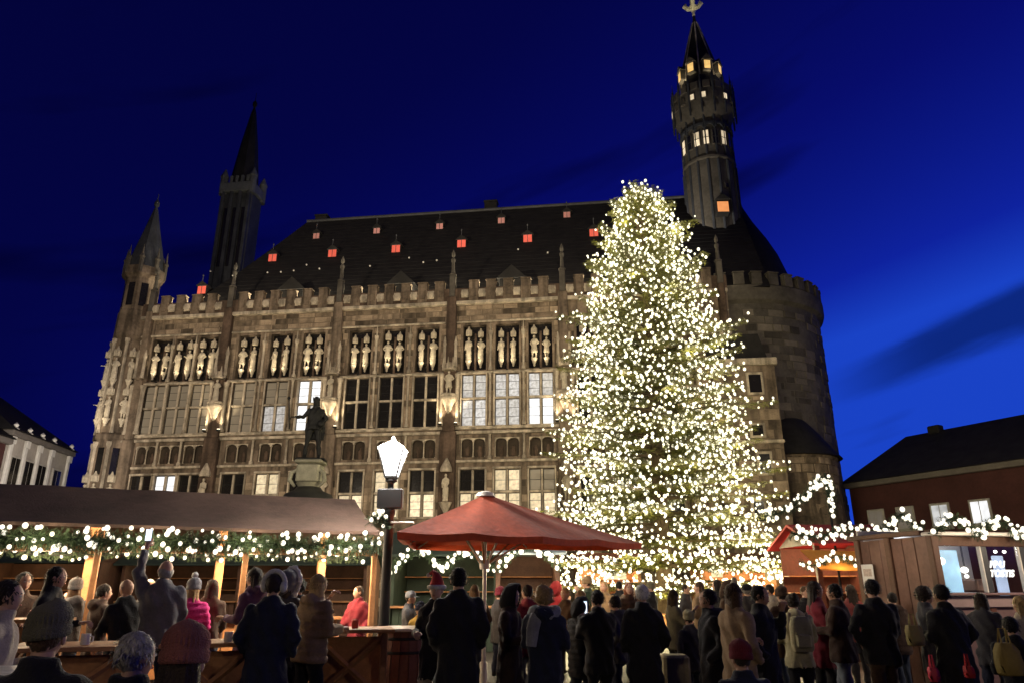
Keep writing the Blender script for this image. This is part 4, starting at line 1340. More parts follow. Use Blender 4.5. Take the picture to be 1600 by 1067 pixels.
M_ref = emit('faint_window', (.8, .72, .66), .07, .4, 2)
house('row_house', 'dark red house with a long black hipped roof behind the lit kiosk', (22.1, 47.6), (31.6, 28.6), 11, 7.5, 11.3, M_red_brick, [1.7, 3.7, 5.9, 8.2, 11.5, 14.5], [4.75], (.5, 1.2),
      {(0, 0): M_ref, (1, 0): M_ref, (2, 0): emit('half_lit_window', (.95, .97, 1), .5, .4, 2), (3, 0): M_lit_bright}, hip=.8, chimneys=(3.0, 11.0))
house('row_house', 'pale old house with a lit cornice at the left edge behind the stall roof', (-30.6, 43.2), (-31.5, 51.0), 9, 10.2, 14.0, M_pale_render, [1.1, 2.7, 4.3, 6.4], [3.2, 6.6], (.5, 2.4), {}, hip=2, ornate=True)
house('row_house', 'dull red house next to the pale house, cut by the left edge', (-29.6, 33.0), (-30.55, 43.0), 9, 9.6, 13.4, M_red_brick, [2.0, 5.0, 8.0], [3.2, 6.4], (.55, 2.0), {}, hip=1.0)

spot('house_floodlight', (-20, 34, 3.2), (-30.8, 46, 9.5), 6500, 24, .6, (1, .90, .78), .2)

# ================================================================== the big lit fir tree
TRX, TRY, TRH = 5.65, 28.0, 18.2
tree = thing('fir_tree', 'huge fir tree hung all over with warm white bulbs in front of the town hall', 'tree', (TRX, TRY, 0))
CR = [(1.6, 4.7), (2.4, 4.95), (3.8, 4.5), (5.2, 4.1), (6.6, 3.95), (8.6, 3.8), (9.8, 3.55), (11.3, 3.25), (12.9, 2.75), (14.6, 2.25), (16.2, 1.75), (17.2, 1.3), (17.9, .75), (18.2, .3)]


def crown_r(z):
    return float(np.interp(z, [c[0] for c in CR], [c[1] for c in CR]))


b = MB(); b.tube([(0, 0, 0), (.03, 0, 5), (-.02, .03, 11), (0, 0, TRH)], [.34, .27, .15, .03], 12); b.build('trunk', M_bark, tree, 60)
wood = MB()
needle_v = []; needle_f = []
BULBS = []
trng = random.Random(44)
nbr = 330
for i in range(nbr):
    u = (i + .5) / nbr
    z = 1.65 + (TRH - 1.9) * u ** 1.08
    if z < 16.6: z = round(z / .82) * .82 + trng.gauss(0, .10)      # whorls of branches
    a = i * 2.39996 + trng.uniform(-.25, .25)
    r = crown_r(z) * trng.choice((.66, .8, .9, .97, 1.04, 1.12)) * (1 + .07 * math.sin(round(z / .82) * 2.1 + a))
    if z > 16.8: r *= .9
    rise = .05 + .35 * (z / TRH) ** 2
    z0 = z - rise * r * .2
    pts = []
    K = 9
    for k in range(K + 1):
        t = k / K
        zz = z0 + r * (rise * t - .20 * t * t + .10 * t ** 3) + .18 * t ** 4
        aa = a + .10 * math.sin(t * 3 + i)
        pts.append(Vector((r * t * math.cos(aa), r * t * math.sin(aa), zz)))
    wood.tube(pts[::3], [.05 + .008 * r, .035, .022, .008], 5)
    side = Vector((-math.sin(a), math.cos(a), 0))
    out = Vector((math.cos(a), math.sin(a), 0))
    nt_ = int(9 + r * 7)
    for q in range(nt_):
        t = .16 + .84 * (q + .5) / nt_
        f = t * K; k = min(int(f), K - 1); p = pts[k].lerp(pts[k + 1], f - k)
        for sg in (-1, 1):
            ln = (.22 + .62 * (1 - t) ** .6 * min(1, r / 2.6)) * trng.uniform(.7, 1.2)
            d = (side * sg * trng.uniform(.55, 1) + out * trng.uniform(.5, .9) + Vector((0, 0, trng.uniform(-.45, .05)))).normalized()
            tip = p + d * ln
            # a twig: needles standing off it on both sides
            nn = max(4, int(ln / .085))
            for j in range(nn):
                c0 = p.lerp(tip, (j + .2) / nn)
                for s2 in (-1, 1):
                    sd = d.cross(Vector((trng.uniform(-.5, .5), trng.uniform(-.5, .5), 1))).normalized() * s2
                    e1 = c0 + (sd * .95 + d * .7 + Vector((0, 0, trng.uniform(-.35, .25)))) * trng.uniform(.085, .14)
                    wv = d * .024
                    o = len(needle_v)
                    needle_v.extend(((c0 - wv)[:], (c0 + wv)[:], e1[:])); needle_f.append((o, o + 1, o + 2))
    # bulbs hang along the branch, denser to its tip
    nb_ = int(5 + r * 5.5)
    for q in range(nb_):
        t = .34 + .68 * ((q + trng.random()) / nb_) ** .8
        t = min(t, 1.0)
        f = t * K; k = min(int(f), K - 1); p = pts[k].lerp(pts[k + 1], f - k)
        BULBS.append(p + Vector((trng.gauss(0, .14), trng.gauss(0, .14), trng.uniform(-.16, .18))) + side * trng.gauss(0, .30 * (1.15 - t) + .10))
# trunk foot wound with bulbs
for q in range(70):
    z = .5 + 1.9 * trng.random(); a = trng.uniform(0, 2 * PI)
    BULBS.append(Vector((.55 * math.cos(a), .55 * math.sin(a), z)))
# strings of bulbs wound round the whole crown fill the gaps
NBRB = len(BULBS)
for q in range(4800):
    z = 1.55 + (TRH - 1.65) * trng.random() ** 1.2; a = trng.uniform(0, 2 * PI)
    r = crown_r(z) * math.sqrt(trng.uniform(.35, .92))
    BULBS.append(Vector((r * math.cos(a), r * math.sin(a), z)))
# no two bulbs closer than a hand's breadth or two
_grid = {}; _keep = []
_b0, _b1 = BULBS[:NBRB], BULBS[NBRB:]
trng.shuffle(_b0); BULBS = _b0 + _b1
for p in BULBS:
    nz_ = noise.noise(p * .75 + Vector((3, 1, 0)))
    if nz_ < -.34 and trng.random() < .7: continue
    md = .195 - .07 * nz_
    key = (int(p.x // .5), int(p.y // .5), int(p.z // .5)); ok = True
    for dx in (-1, 0, 1):
        for dy in (-1, 0, 1):
            for dz in (-1, 0, 1):
                for q in _grid.get((key[0] + dx, key[1] + dy, key[2] + dz), ()):
                    e = p - q
                    if e.x * e.x + e.z * e.z + .35 * e.y * e.y < md * md: ok = False
    if ok:
        _grid.setdefault(key, []).append(p); _keep.append(p)
BULBS = _keep
print('bulbs', len(BULBS))
wood.build('branches', M_bark, tree, kind='stuff')
me = bpy.data.meshes.new('crown'); me.from_pydata(needle_v, [], needle_f); me.materials.append(M_needle)
link(me, 'crown', tree, kind='stuff')
# low dark spruce base: potted skirt round the foot
b = MB(); b.bbox(-1.5, 1.5, -1.5, 1.5, 0, .62, .03); b.build('planter', M_wood, tree)


def icosphere(r):
    b = MB(); b.ball((0, 0, 0), (r, r, r * 1.12), 8, 6)
    return b


vis = sorted(BULBS, key=lambda p: p.y + .35 * math.hypot(p.x, p.y) * 0)
near, far_ = vis[:300], vis[300:]
ME_bulb = [icosphere(r).mesh('bulb', [M_bulb], 180) for r in (.036, .047, .060)]
for p in near: link(ME_bulb[trng.choice((0, 0, 1, 1, 2))], 'bulb', tree, p)
bb = MB()
for p in far_:
    o = icosphere(trng.choice((.034, .042, .050, .060))); bb.add([(v[0] + p.x, v[1] + p.y, v[2] + p.z) for v in o.v], o.f)
bb.build('light_strings', M_bulb, tree, 180, kind='stuff')
# the light those bulbs give, gathered
for k in range(84):
    u = (k + .5) / 84
    z = 2.2 + (TRH - 2.8) * u ** 1.15; a = k * 2.39996
    r = crown_r(z) * .78
    point('tree_light', (r * math.cos(a), r * math.sin(a), z), 78 if z > 3 else 120, (1, .86, .50), .25, tree)

# ================================================================== fir garlands with bulbs
M_ties = M_iron
ME_gb = []
for r in (.026, .035, .044):
    b = MB(); b.ball((0, 0, 0), (r, r, r * 1.1), 8, 6); ME_gb.append(b.mesh('bulb', [M_bulb2], 180))


def garland(name, label, path, thick, nbulb, seed, dens=260, bscale=1.0, spread=1.0, group=None):
    """fir garland: a wire core hidden in short needle sprays, with bulbs in it"""
    rr = random.Random(seed)
    path = [Vector(p) for p in path]
    org = path[0].copy()
    g_ = thing(name, label, 'garland', org, 0, group)
    cum = [0]
    for a, c in zip(path[:-1], path[1:]): cum.append(cum[-1] + (c - a).length)
    def pt(s_):
        s_ = max(0, min(cum[-1] - 1e-6, s_))
        for k in range(len(path) - 1):
            if s_ <= cum[k + 1]: return path[k].lerp(path[k + 1], (s_ - cum[k]) / max(1e-6, cum[k + 1] - cum[k])), (path[k + 1] - path[k]).normalized()
        return path[-1], (path[-1] - path[-2]).normalized()
    core = MB(); core.tube([p - org for p in path], .012, 5); core.build('wire', M_iron, g_)
    nv = []; nf = []
    for k in range(int(cum[-1] * dens)):
        p, d = pt(rr.random() * cum[-1]); p = p - org
        a = rr.uniform(0, 2 * PI)
        s1 = d.cross(Vector((0, 0, 1))); s1 = s1.normalized() if s1.length > .05 else Vector((1, 0, 0)); s2 = s1.cross(d).normalized()
        o_ = (s1 * math.cos(a) * .8 + s2 * math.sin(a) + d * rr.uniform(-.9, .9)).normalized()
        ln = thick * rr.uniform(.55, 1.15)
        base = p + o_ * thick * .05; tip = p + o_ * ln + Vector((0, 0, -.15 * thick))
        wv = o_.cross(Vector((rr.uniform(-1, 1), rr.uniform(-1, 1), rr.uniform(-1, 1)))).normalized() * .014
        for j in range(3):
            q0 = base.lerp(tip, j / 3); q1 = base.lerp(tip, (j + 1.3) / 3)
            q2 = q1 + wv * rr.choice((-2.6, 2.6))
            i0 = len(nv); nv.extend(((q0 - wv * .4)[:], (q0 + wv * .4)[:], q2[:], q1[:])); nf.append((i0, i0 + 1, i0 + 2)); nf.append((i0, i0 + 1, i0 + 3))
    me = bpy.data.meshes.new('greenery'); me.from_pydata(nv, [], nf); me.materials.append(M_garland)
    link(me, 'greenery', g_, kind='stuff')
    for k in range(nbulb):
        p, d = pt(cum[-1] * (k + rr.random()) / nbulb)
        a = rr.uniform(0, 2 * PI); q = thick * spread * rr.uniform(.45, .95)
        o_ = Vector((math.cos(a) * q * .55, -abs(math.sin(a)) * q * .5, math.sin(a * 1.7 + 1) * q))
        link(rr.choice(ME_gb), 'bulb', g_, p - org + o_, None, (bscale,) * 3)
    return g_


def scallop(p0, p1, n, up, sag=True, step=9):
    p0, p1 = Vector(p0), Vector(p1); out = []
    for k in range(n * step + 1):
        t = k / (n * step); u = (t * n) % 1.0
        z = up * math.sin(PI * u)
        out.append(p0.lerp(p1, t) + Vector((0, 0, z if not sag else -z)))
    return out


# ================================================================== long stall on the left
LA = Vector((-10.2, 9.55, 0)); LB = Vector((-2.35, 13.1, 0))
LRZ = math.atan2(LB.y - LA.y, LB.x - LA.x); LLEN = (LB - LA).length
stall = thing('market_stall', 'long open timber drinks stall with a sloping brown roof at the left', 'market stall', LA, LRZ)
b = MB()
EZ, RZ_ = 2.50, 3.24
NXR, NYR = 44, 8
for side_ in (0, 1):
    top = []
    for jj in range(NYR + 1):
        t = jj / NYR
        for ii in range(NXR + 1):
            x = (LLEN - .10 * t) * ii / NXR
            y = (-.12 + 1.87 * t) if side_ == 0 else (3.6 - 1.85 * t)
            z = EZ + (RZ_ - EZ) * t - .035 * math.sin(PI * t) * (1 + .6 * math.sin(ii * .9)) + .018 * noise.noise(Vector((x * 1.7, y * 2.3, 3)))
            top.append((x, y, z))
    nn_ = len(top)
    fs_ = [(a, a + 1, a + NXR + 2, a + NXR + 1) for jj in range(NYR) for a in range(jj * (NXR + 1), jj * (NXR + 1) + NXR)]
    b.add(top + [(x, y, z - .05) for (x, y, z) in top], fs_ + [tuple(i_ + nn_ for i_ in reversed(f)) for f in fs_] + [(a + nn_, a + 1 + nn_, a + 1, a) for a in range(NXR)] + [(jj * (NXR + 1) + NXR, (jj + 1) * (NXR + 1) + NXR, (jj + 1) * (NXR + 1) + NXR + nn_, jj * (NXR + 1) + NXR + nn_) for jj in range(NYR)])
b.build('roof', M_brown_cloth, stall, 40)
def lx(px, D0=None):
    """stall-local x where the pixel column meets the stall front"""
    a = ray(px, 880)[0]
    d = LB - LA
    t = (a * LA.y - LA.x) / (d.x - a * d.y)
    return t * LLEN
for px in (585, 383, 150, -60):
    b = MB(); x = lx(px); b.bbox(x - .045, x + .045, -.02, .07, 0, EZ - .07, .012); b.build('post', M_wood, stall)
for px in (522, 350, 128):
    b = MB(); x = lx(px); b.bbox(x - .07, x + .07, 1.1, 1.24, 0, 2.75, .015); b.build('post', M_wood, stall)
b = MB(); b.bbox(0, LLEN, -.03, .08, 2.10, 2.20, .012); b.build('front_beam', M_wood, stall)
b = MB(); b.bbox(0, LLEN, 1.10, 1.22, 2.14, 2.24, .012); b.build('inner_beam', M_wood, stall)
for k in range(24):
    z = .05 + .0
b = MB(); b.bbox(0, LLEN, 3.3, 3.36, 0, 1.05, .01); b.build('back_wall', M_wood_dark, stall)
# service bar boards, seen below the counter
b = MB(); b.bbox(-.14, .14, 0, .03, 0, .92, .008); ME_board = b.mesh('plank', [M_wood])
for k in range(int(LLEN / .3)):
    link(ME_board, 'plank', stall, (.2 + k * .3, 2.2, .05))
b = MB(); b.bbox(.05, LLEN - .1, 2.0, 2.45, .98, 1.03, .01); b.build('bar_counter', M_wood, stall)
def lp(x, y, z): return LA + Vector((math.cos(LRZ) * x - math.sin(LRZ) * y, math.sin(LRZ) * x + math.cos(LRZ) * y, z))
garland('light_garland', 'thick fir garland full of bulbs along the brown stall roof edge', [lp(LLEN * k / 12, -.17, 2.27 + .015 * math.sin(k * 1.7)) for k in range(13)], .21, 190, 5, 620, .92)
garland('light_garland', 'thin row of bulbs strung under the brown stall roof behind the posts', [lp(LLEN * k / 12, 1.02, 2.10 + .03 * math.sin(k * 2.1)) for k in range(13)], .09, 60, 6, 160, .9)
for k in range(6):
    point('garland_fill_light', lp(LLEN * (k + .5) / 6, .5, 1.98), 140, (1, .72, .44), .15)
    point('garland_fill_light', lp(LLEN * (k + .5) / 6, -.55, 2.25), 38, (1, .82, .56), .2)


def counter_table(label, px, D, rz, w_, d_, h_, m=None):
    t = thing('standing_table', label, 'table', (gx(px, D), D, 0), rz, 'timber standing tables')
    m = m or M_wood
    n = 4
    for k in range(n):
        b = MB(); b.bbox(-w_ / 2, w_ / 2, -d_ / 2 + d_ * k / n + .004, -d_ / 2 + d_ * (k + 1) / n - .004, h_ - .04, h_, .006); b.build('plank', m, t)
    for sx in (-1, 1):
        b = MB(); x = sx * (w_ / 2 - .12)
        b.bbox(x - .04, x + .04, -d_ / 2 + .05, -d_ / 2 + .13, 0, h_ - .041, .008); b.build('leg', m, t)
        b = MB(); b.bbox(x - .04, x + .04, d_ / 2 - .13, d_ / 2 - .05, 0, h_ - .041, .008); b.build('leg', m, t)
    b = MB(); b.tube([(-w_ / 2 + .12, -d_ / 2 + .09, h_ - .08), (w_ / 2 - .12, -d_ / 2 + .09, .35)], .035, 4); b.build('brace', m, t)
    b = MB(); b.tube([(w_ / 2 - .12, -d_ / 2 + .09, h_ - .08), (-w_ / 2 + .12, -d_ / 2 + .09, .35)], .035, 4); b.build('brace', m, t)
    b = MB(); b.bbox(-w_ / 2 + .1, w_ / 2 - .1, -.02, .02, .25, h_ - .1, .006); b.build('panel', m, t)
    return t


counter_table('timber standing table under the stall post beside the dark coated man', 345, 8.2, .35, 1.0, .7, 1.07)
counter_table('timber standing table with crossed braces right of the brown puffer jacket', 552, 9.6, .25, 1.05, .7, 1.12)
counter_table('timber standing table between the bald man and the olive hat', 140, 7.4, .3, 1.15, .8, 1.10)
counter_table('tall timber table by the bearded man at the left edge', 60, 9.2, .2, .8, .6, 1.25)
counter_table('pale topped standing table cut by the left bottom corner', 12, 5.0, .2, .55, .7, 1.12, mat('pale_table', (.5, .47, .42), .6, .2, 3))


# ================================================================== street lamp
LD = 12.2
lpx = gx(603, LD)
lamp = thing('street_lamp', 'black iron street lamp with a glowing white lantern in front of the brown stall', 'street lamp', (lpx, LD, 0))
b = MB(); b.lathe([(.20, 0), (.20, .12), (.13, .18), (.12, .75), (.14, .8), (.10, .9), (.085, 1.0), (.075, 2.7), (.095, 2.74), (.095, 2.8), (.05, 2.86), (.045, 3.24), (.10, 3.28), (.10, 3.31)], 14); b.build('post', M_iron, lamp, 35)
b = MB()
LZ0, LZ1 = 3.36, 3.80
gl = MB(); gl.lathe([(.14, LZ0), (.285, LZ1)], 4, rot=PI / 4, cap=True)
gl.build('lantern_glass', emit('lantern_glow', (1, .97, .93), 7.0, .1, 3), lamp)
for i in range(4):
    a = PI / 4 + PI / 2 * i
    b.tube([(.14 * math.cos(a), .14 * math.sin(a), LZ0), (.29 * math.cos(a), .29 * math.sin(a), LZ1)], .017, 5)
b.tube([(.045, 0, 3.28), (.12, .05, LZ0)], .012, 5); b.tube([(-.045, 0, 3.28), (-.12, -.05, LZ0)], .012, 5)
b.lathe([(.15, LZ0 - .03), (.15, LZ0)], 4, rot=PI / 4)
b.build('lantern_frame', M_iron, lamp)
b = MB(); b.lathe([(.31, LZ1), (.32, LZ1 + .02), (.20, LZ1 + .09), (.10, LZ1 + .14), (.04, LZ1 + .17), (.05, LZ1 + .2), (.01, LZ1 + .25)], 4, rot=PI / 4)
b.build('lantern_roof', mat('lantern_roof_white', (.6, .6, .6), .5, .1, 4), lamp)
for i in range(5):
    a = 2 * PI * i / 5 + .6
    point('lantern_light', (.36 * math.cos(a), .36 * math.sin(a), 3.74 + .04 * i), 150, (1, .93, .84), .10, lamp)
b = MB(); b.bbox(-.21, .21, -.10, .10, 2.82, 3.15, .02); so = b.build('control_box', M_iron, lamp)
b = MB(); b.tube([(-.28, -.05, 2.60), (.42, -.05, 2.60)], .018, 6); b.build('cross_arm', M_white_metal, lamp)
garland('fir_spray', 'small fir spray with a few bulbs tied to the street lamp cross arm', [(lpx - .30, LD - .08, 2.62), (lpx - .12, LD - .1, 2.72), (lpx - .04, LD - .08, 2.50)], .14, 9, 9, 500, .8)

# ================================================================== red parasol
UZ = 2.33
UA, UB, UC, UE = Vector((-1.60, 10.3, UZ)), Vector((.46, 11.0, UZ - .02)), Vector((2.32, 13.3, UZ)), Vector((-1.75, 13.6, UZ))
pol = Vector((gx(757, 11.9), 11.9, 0))
um = thing('parasol', 'large red market parasol with a pale pole in the middle of the crowd', 'parasol', pol)
apx = Vector((pol.x, pol.y, 3.03))
ca = [UA, (UA + UB) / 2 + Vector((0, 0, .015)), UB, (UB + UC) / 2 + Vector((0, 0, .015)), UC, (UC + UE) / 2, UE, (UE + UA) / 2]
b = MB()
NR = 9
rgs = []
for r_ in range(NR + 1):
    t = r_ / NR
    ring = []
    for k in range(8):
        for q in range(4):
            e0 = ca[k].lerp(ca[(k + 1) % 8], q / 4)
            p = apx.lerp(e0, max(t, .03)) - pol
            p.z -= .02 * math.sin(PI * t) + .03 * math.sin(PI * q / 4) * t
            ring.append(p)
    rgs.append(ring)
b.rings(rgs, 0, False)
# valance
low = [Vector((p.x * .995, p.y * .995, p.z - .10)) for p in rgs[-1]]
b.rings([rgs[-1], low], 0, False)
b.build('canopy', M_red_cloth, um, 30)
b = MB(); b.lathe([(.16, 2.99), (.13, 3.05), (.04, 3.08)], 12, (0, 0)); b.build('top_cap', M_white_metal, um, 40)
b = MB(); b.tube([(0, 0, 0), (0, 0, 3.0)], .032, 12); b.build('pole', M_white_metal, um, 60)
b = MB(); b.lathe([(.06, 0), (.06, .5), (.045, .52)], 10); b.lathe([(.5, 0.0), (.5, .07), (.1, .1)], 20); b.build('foot', M_white_metal, um, 40)
b = MB(); b.lathe([(.075, 1.86), (.085, 1.92), (.075, 2.0)], 10); b.build('hub', M_white_metal, um, 40)
for k in range(8):
    e0 = ca[k] - pol
    b = MB(); a = Vector((0, 0, 1.94)) ; tip = Vector((e0.x * .42, e0.y * .42, 2.63)); 
    b.tube([a + Vector((e0.x, e0.y, 0)).normalized() * .06, tip], .017, 6); b.build('strut', M_wood if k % 2 else M_white_metal, um)
    b = MB(); b.tube([Vector((0, 0, 2.90)), Vector((e0.x * .97, e0.y * .97, e0.z - .075))], .012, 5); b.build('rib', M_white_metal, um)

# ================================================================== fountain with the emperor's figure
FD = 30.0
fx = at(487, 712, FD)
ft = thing('fountain', 'old stone fountain with a tall carved pedestal behind the brown stall roof', 'fountain', (fx.x, FD, 0))
M_fst = mat('fountain_stone', (.26, .25, .19), .85, .35, 2.5, .6, 20)
b = MB(); b.lathe([(2.6, 0), (2.6, .9), (2.4, 1.0), (2.4, .5)], 28); b.build('basin', M_fst, ft, 30)
b = MB(); b.bbox(-.55, .55, -.55, .55, 0, 3.6, .08); b.bbox(-.8, .8, -.8, .8, 3.6, 3.8, .05); b.build('shaft', M_fst, ft)
b = MB(); b.lathe([(.4, 3.8), (.55, 4.1), (.95, 4.5), (1.08, 4.85), (.95, 5.1), (.6, 5.25), (.48, 5.4)], 24); b.build('bowl', mat('bowl_bronze', (.03, .03, .026), .5, .3, 3), ft, 40)
b = MB(); b.bbox(-.48, .48, -.45, .45, 5.55, 6.35, .08); b.bbox(-.56, .56, -.52, .52, 6.351, 6.5, .04)
b.lathe([(.35, 5.2), (.42, 5.4), (.55, 5.56)], 12)
for s_ in (-1, 1):
    b.tube([(s_ * .44, -.3, 6.1), (s_ * .66, -.35, 5.95), (s_ * .72, -.35, 5.65), (s_ * .5, -.3, 5.4)], [.06, .09, .10, .05], 8)
b.build('pedestal', M_fst, ft, 40)
KS = dict(hem=.84, flare=1.1, bulk=1.08, L='hip', R='out', seed=4, stance=.05, spread=.09, cape=True, yaw=-.3, hi=True)
(kmb, KH, khands), = build_figures([KS], .03)
o = hair_mb('bob', 2); kmb.add([KH @ Vector(v) for v in o.v], o.f)
for nm, o, _ in hat_mb('crown', 1): kmb.add([KH @ Vector(v) for v in o.v], o.f)
kmb.tube([khands[1] + Vector((.02, 0, -.35)), khands[1] + Vector((.10, .05, .5))], .02, 6)
kmb.ball(khands[1] + Vector((.105, .05, .53)), .05, 8, 6)
kmb.ball(khands[0] + Vector((-.05, .05, .06)), .10, 12, 8)
kmb.m = [0] * len(kmb.f)
fig = link(kmb.mesh('bronze_figure', [M_bronze], 60), 'bronze_figure', None, (fx.x, FD, 6.55), (0, 0, PI + .1), (1.42, 1.42, 1.5))
tag(fig, 'dark bronze figure of a crowned ruler standing on the fountain pedestal', 'statue')
b = MB(); b.bbox(-.42, .42, -.3, .3, -.05, .02, .02); b.build('plate', M_bronze, fig)

# ================================================================== stalls behind the crowd
def hut(name, label, px0, px1, D, eave, ridge, depth, m_roof, m_wall, open_z=1.05, warm=20, rz=0.0, sides=True, cat='market stall'):
    x0, x1 = gx(px0, D), gx(px1, D)
    h = thing(name, label, cat, ((x0 + x1) / 2, D, 0), rz); W = (x1 - x0) / 2
    b = MB()
    for y_a, y_b in ((-.35, depth / 2), (depth + .35, depth / 2)):
        b.add([(-W - .2, y_a, eave), (W + .2, y_a, eave), (W + .2, y_b, ridge), (-W - .2, y_b, ridge), (-W - .2, y_a, eave - .05), (W + .2, y_a, eave - .05), (W + .2, y_b, ridge - .06), (-W - .2, y_b, ridge - .06)],
              [(0, 1, 2, 3), (7, 6, 5, 4), (0, 4, 5, 1), (1, 5, 6, 2), (3, 7, 4, 0)])
    b.build('roof', m_roof, h)
    nb = max(3, int(2 * W / .22))
    for k in range(nb):
        xa = -W + 2 * W * k / nb
        b = MB(); b.bbox(xa + .004, xa + 2 * W / nb - .004, 0, .03, .02, open_z, .006); b.build('plank', m_wall, h)
    b = MB(); b.bbox(-W - .05, W + .05, -.25, .3, open_z + .001, open_z + .05, .01); b.build('counter', M_wood, h)
    for sx in (-1, 1):
        b = MB(); b.bbox(sx * W - .06, sx * W + .06, .0, .12, 0, eave, .012); b.build('post', m_wall, h)
        if sides or sx > 0:
            b = MB(); b.bbox(sx * W - .03, sx * W + .03, .121, depth, 0, eave, .01); b.build('side_wall', m_wall, h)
        b = MB(); b.prism([(0, eave), (depth, eave), (depth / 2, ridge - .08)], sx * W - .02, sx * W + .02, 0, Matrix(((0, 1, 0, 0), (1, 0, 0, 0), (0, 0, 1, 0), (0, 0, 0, 1)))); b.build('gable', m_wall if sides else M_wood_dark, h)
    b = MB(); b.bbox(-W, W, depth - .03, depth, 0, eave, .01); b.build('back_wall', m_wall, h)
    b = MB(); b.bbox(-W, W, depth - .45, depth - .06, 1.4, 1.43, .008); b.bbox(-W, W, depth - .45, depth - .06, 1.8, 1.83, .008); b.build('shelf', M_wood, h)
    if warm:
        for k in range(2):
            point('stall_light', (-W * .5 + W * k, depth * .45, eave - .25), warm, (1, .72, .40), .1, h)
    return h


M_green_roof = mat('dark_green_roof', (.035, .05, .04), .8, .3, 2)
M_greyroof = mat('pale_blue_tent', (.30, .36, .40), .7, .15, 2)
hut('market_stall', 'dark green roofed stall behind the red parasol pole', 612, 775, 19.5, 2.35, 3.0, 2.6, M_green_roof, mat('dark_green_boards', (.03, .045, .03), .7, .3, 3), warm=8)
hut('market_stall', 'dark brown stall with a pale blue tent roof right of the parasol pole', 778, 872, 19.2, 2.38, 3.1, 2.6, M_greyroof, M_wood_dark, warm=10)
garland('light_garland', 'looped bulb garland on the dark green stall behind the parasol', scallop(at(612, 889, 18.9), at(772, 889, 18.9), 2, .45, False), .15, 60, 12, 300, 1.3)
garland('light_garland', 'looped bulb garland on the pale blue roofed stall', scallop(at(776, 890, 18.7), at(875, 886, 18.7), 1, .55, False), .15, 36, 13, 300, 1.3)
hut('market_stall', 'bright open stall glowing orange behind the tree at the crowd heads', 905, 1000, 34.0, 2.3, 3.0, 2.4, M_wood_red, M_wood, warm=110)
hut('market_stall', 'timber stall with a pale sign under the lowest right tree branches', 1100, 1215, 34.0, 2.3, 3.0, 2.4, M_wood_dark, M_wood, warm=90)
hut('market_stall', 'open red roofed stall glowing orange inside, left of the glass kiosk', 1284, 1404, 17.0, 2.5, 3.02, 2.4, mat('bright_red_roof', (.50, .03, .03), .75, .15, 2), M_wood_red, warm=48, sides=False)
for (px, py, D, w_, h_, m, lab) in ((962, 897, 33.6, .95, .42, M_white_paper, 'white printed board on the orange stall behind the crowd'), (1120, 892, 33.4, .5, .5, M_white_paper, 'white notice on the timber stall right of the tree trunk'), (1208, 898, 33.4, .7, .4, mat('cream_board', (.6, .5, .33), .7, .1, 4), 'cream sign board under the right tree branches')):
    p = at(px, py, D); b = MB(); b.bbox(-w_ / 2, w_ / 2, -.02, .02, -h_ / 2, h_ / 2, .006); o = b.build('notice_board', m, None, loc=p); tag(o, lab, 'sign')
# orange awnings and hanging goods of the red stall
sw = MB(); p0 = at(1250, 858, 16.5); p1 = at(1378, 862, 16.5)
sw.add([p0, p1, p1 + Vector((.1, -.75, -.42)), p0 + Vector((.1, -.75, -.42))], [(0, 1, 2, 3)])
q = [Vector(v) for v in sw.v]; sw.add([v - Vector((0, 0, .02)) for v in q], [(3, 2, 1, 0)])
o = sw.build('awning', mat('orange_awning', (.62, .26, .04), .8, .2, 2), None); tag(o, 'orange awning hanging in front of the red roofed stall', 'awning')
garland('light_garland', 'dense bulb garland along the red stall roof edge', [at(1236 + 165 * k / 8, 832 + 5 * math.sin(k), 16.4) for k in range(9)], .20, 64, 21, 320, 1.15)
garland('light_garland', 'bulb garland under the orange awning of the red stall', [at(1248 + 140 * k / 8, 876 + 8 * math.sin(k * 1.3), 15.9) for k in range(9)], .12, 34, 22, 200, 1.1)
garland('light_garland', 'bulb garland rising to a peak and falling again above the red roof', [at(px, py, 17.4) for px, py in ((1195, 806), (1222, 800), (1246, 785), (1266, 764), (1281, 745), (1292, 747), (1297, 768), (1300, 800))], .17, 64, 23, 320, 1.15)
garland('light_garland', 'bulb garland looping up from the red stall to the kiosk corner post', [at(px, py, 14.8) for px, py in ((1360, 836), (1380, 828), (1395, 812), (1408, 802), (1420, 812), (1432, 826), (1445, 822))], .13, 26, 24, 260, 1.15)
mastg = MB(); a0 = at(1290, 745, 17.45); mastg.tube([(a0.x, a0.y, 0), (a0.x, a0.y, a0.z + .1)], .03, 8); o = mastg.build('garland_mast', M_iron); tag(o, 'thin dark mast carrying the peaked garland above the red roof', 'mast')
for px in (1262, 1320, 1372):
    point('stall_light', at(px, 880, 15.6), 14, (1, .66, .34), .1)

# ================================================================== glass kiosk on the right
KA = Vector((gx(1468, 12.4), 12.4, 0)); KB = Vector((gx(1660, 12.9), 12.9, 0))
krz = math.atan2(KB.y - KA.y, KB.x - KA.x); KL = (KB - KA).length
ki = thing('glass_kiosk', 'brown food kiosk with big lit windows and bulb garlands at the right edge', 'kiosk', KA, krz)
def kx(px):
    a = ray(px, 880)[0]; d = KB - KA
    return (a * KA.y - KA.x) / (d.x - a * d.y) * KL
KD = 1.85; KE = 2.40
M_kwood = mat('kiosk_brown_panel', (.16, .085, .06), .6, .3, 2, .2, 30)
M_klow = mat('kiosk_mauve_panel', (.20, .12, .115), .55, .2, 2, .1, 30)
xw = .0
nb = 6
for k in range(nb):
    b = MB(); b.bbox(-.03, .02, .09 + (KD - .1) * k / nb + .006, .09 + (KD - .1) * (k + 1) / nb - .006, .03, KE, .008); b.build('plank', M_kwood, ki)
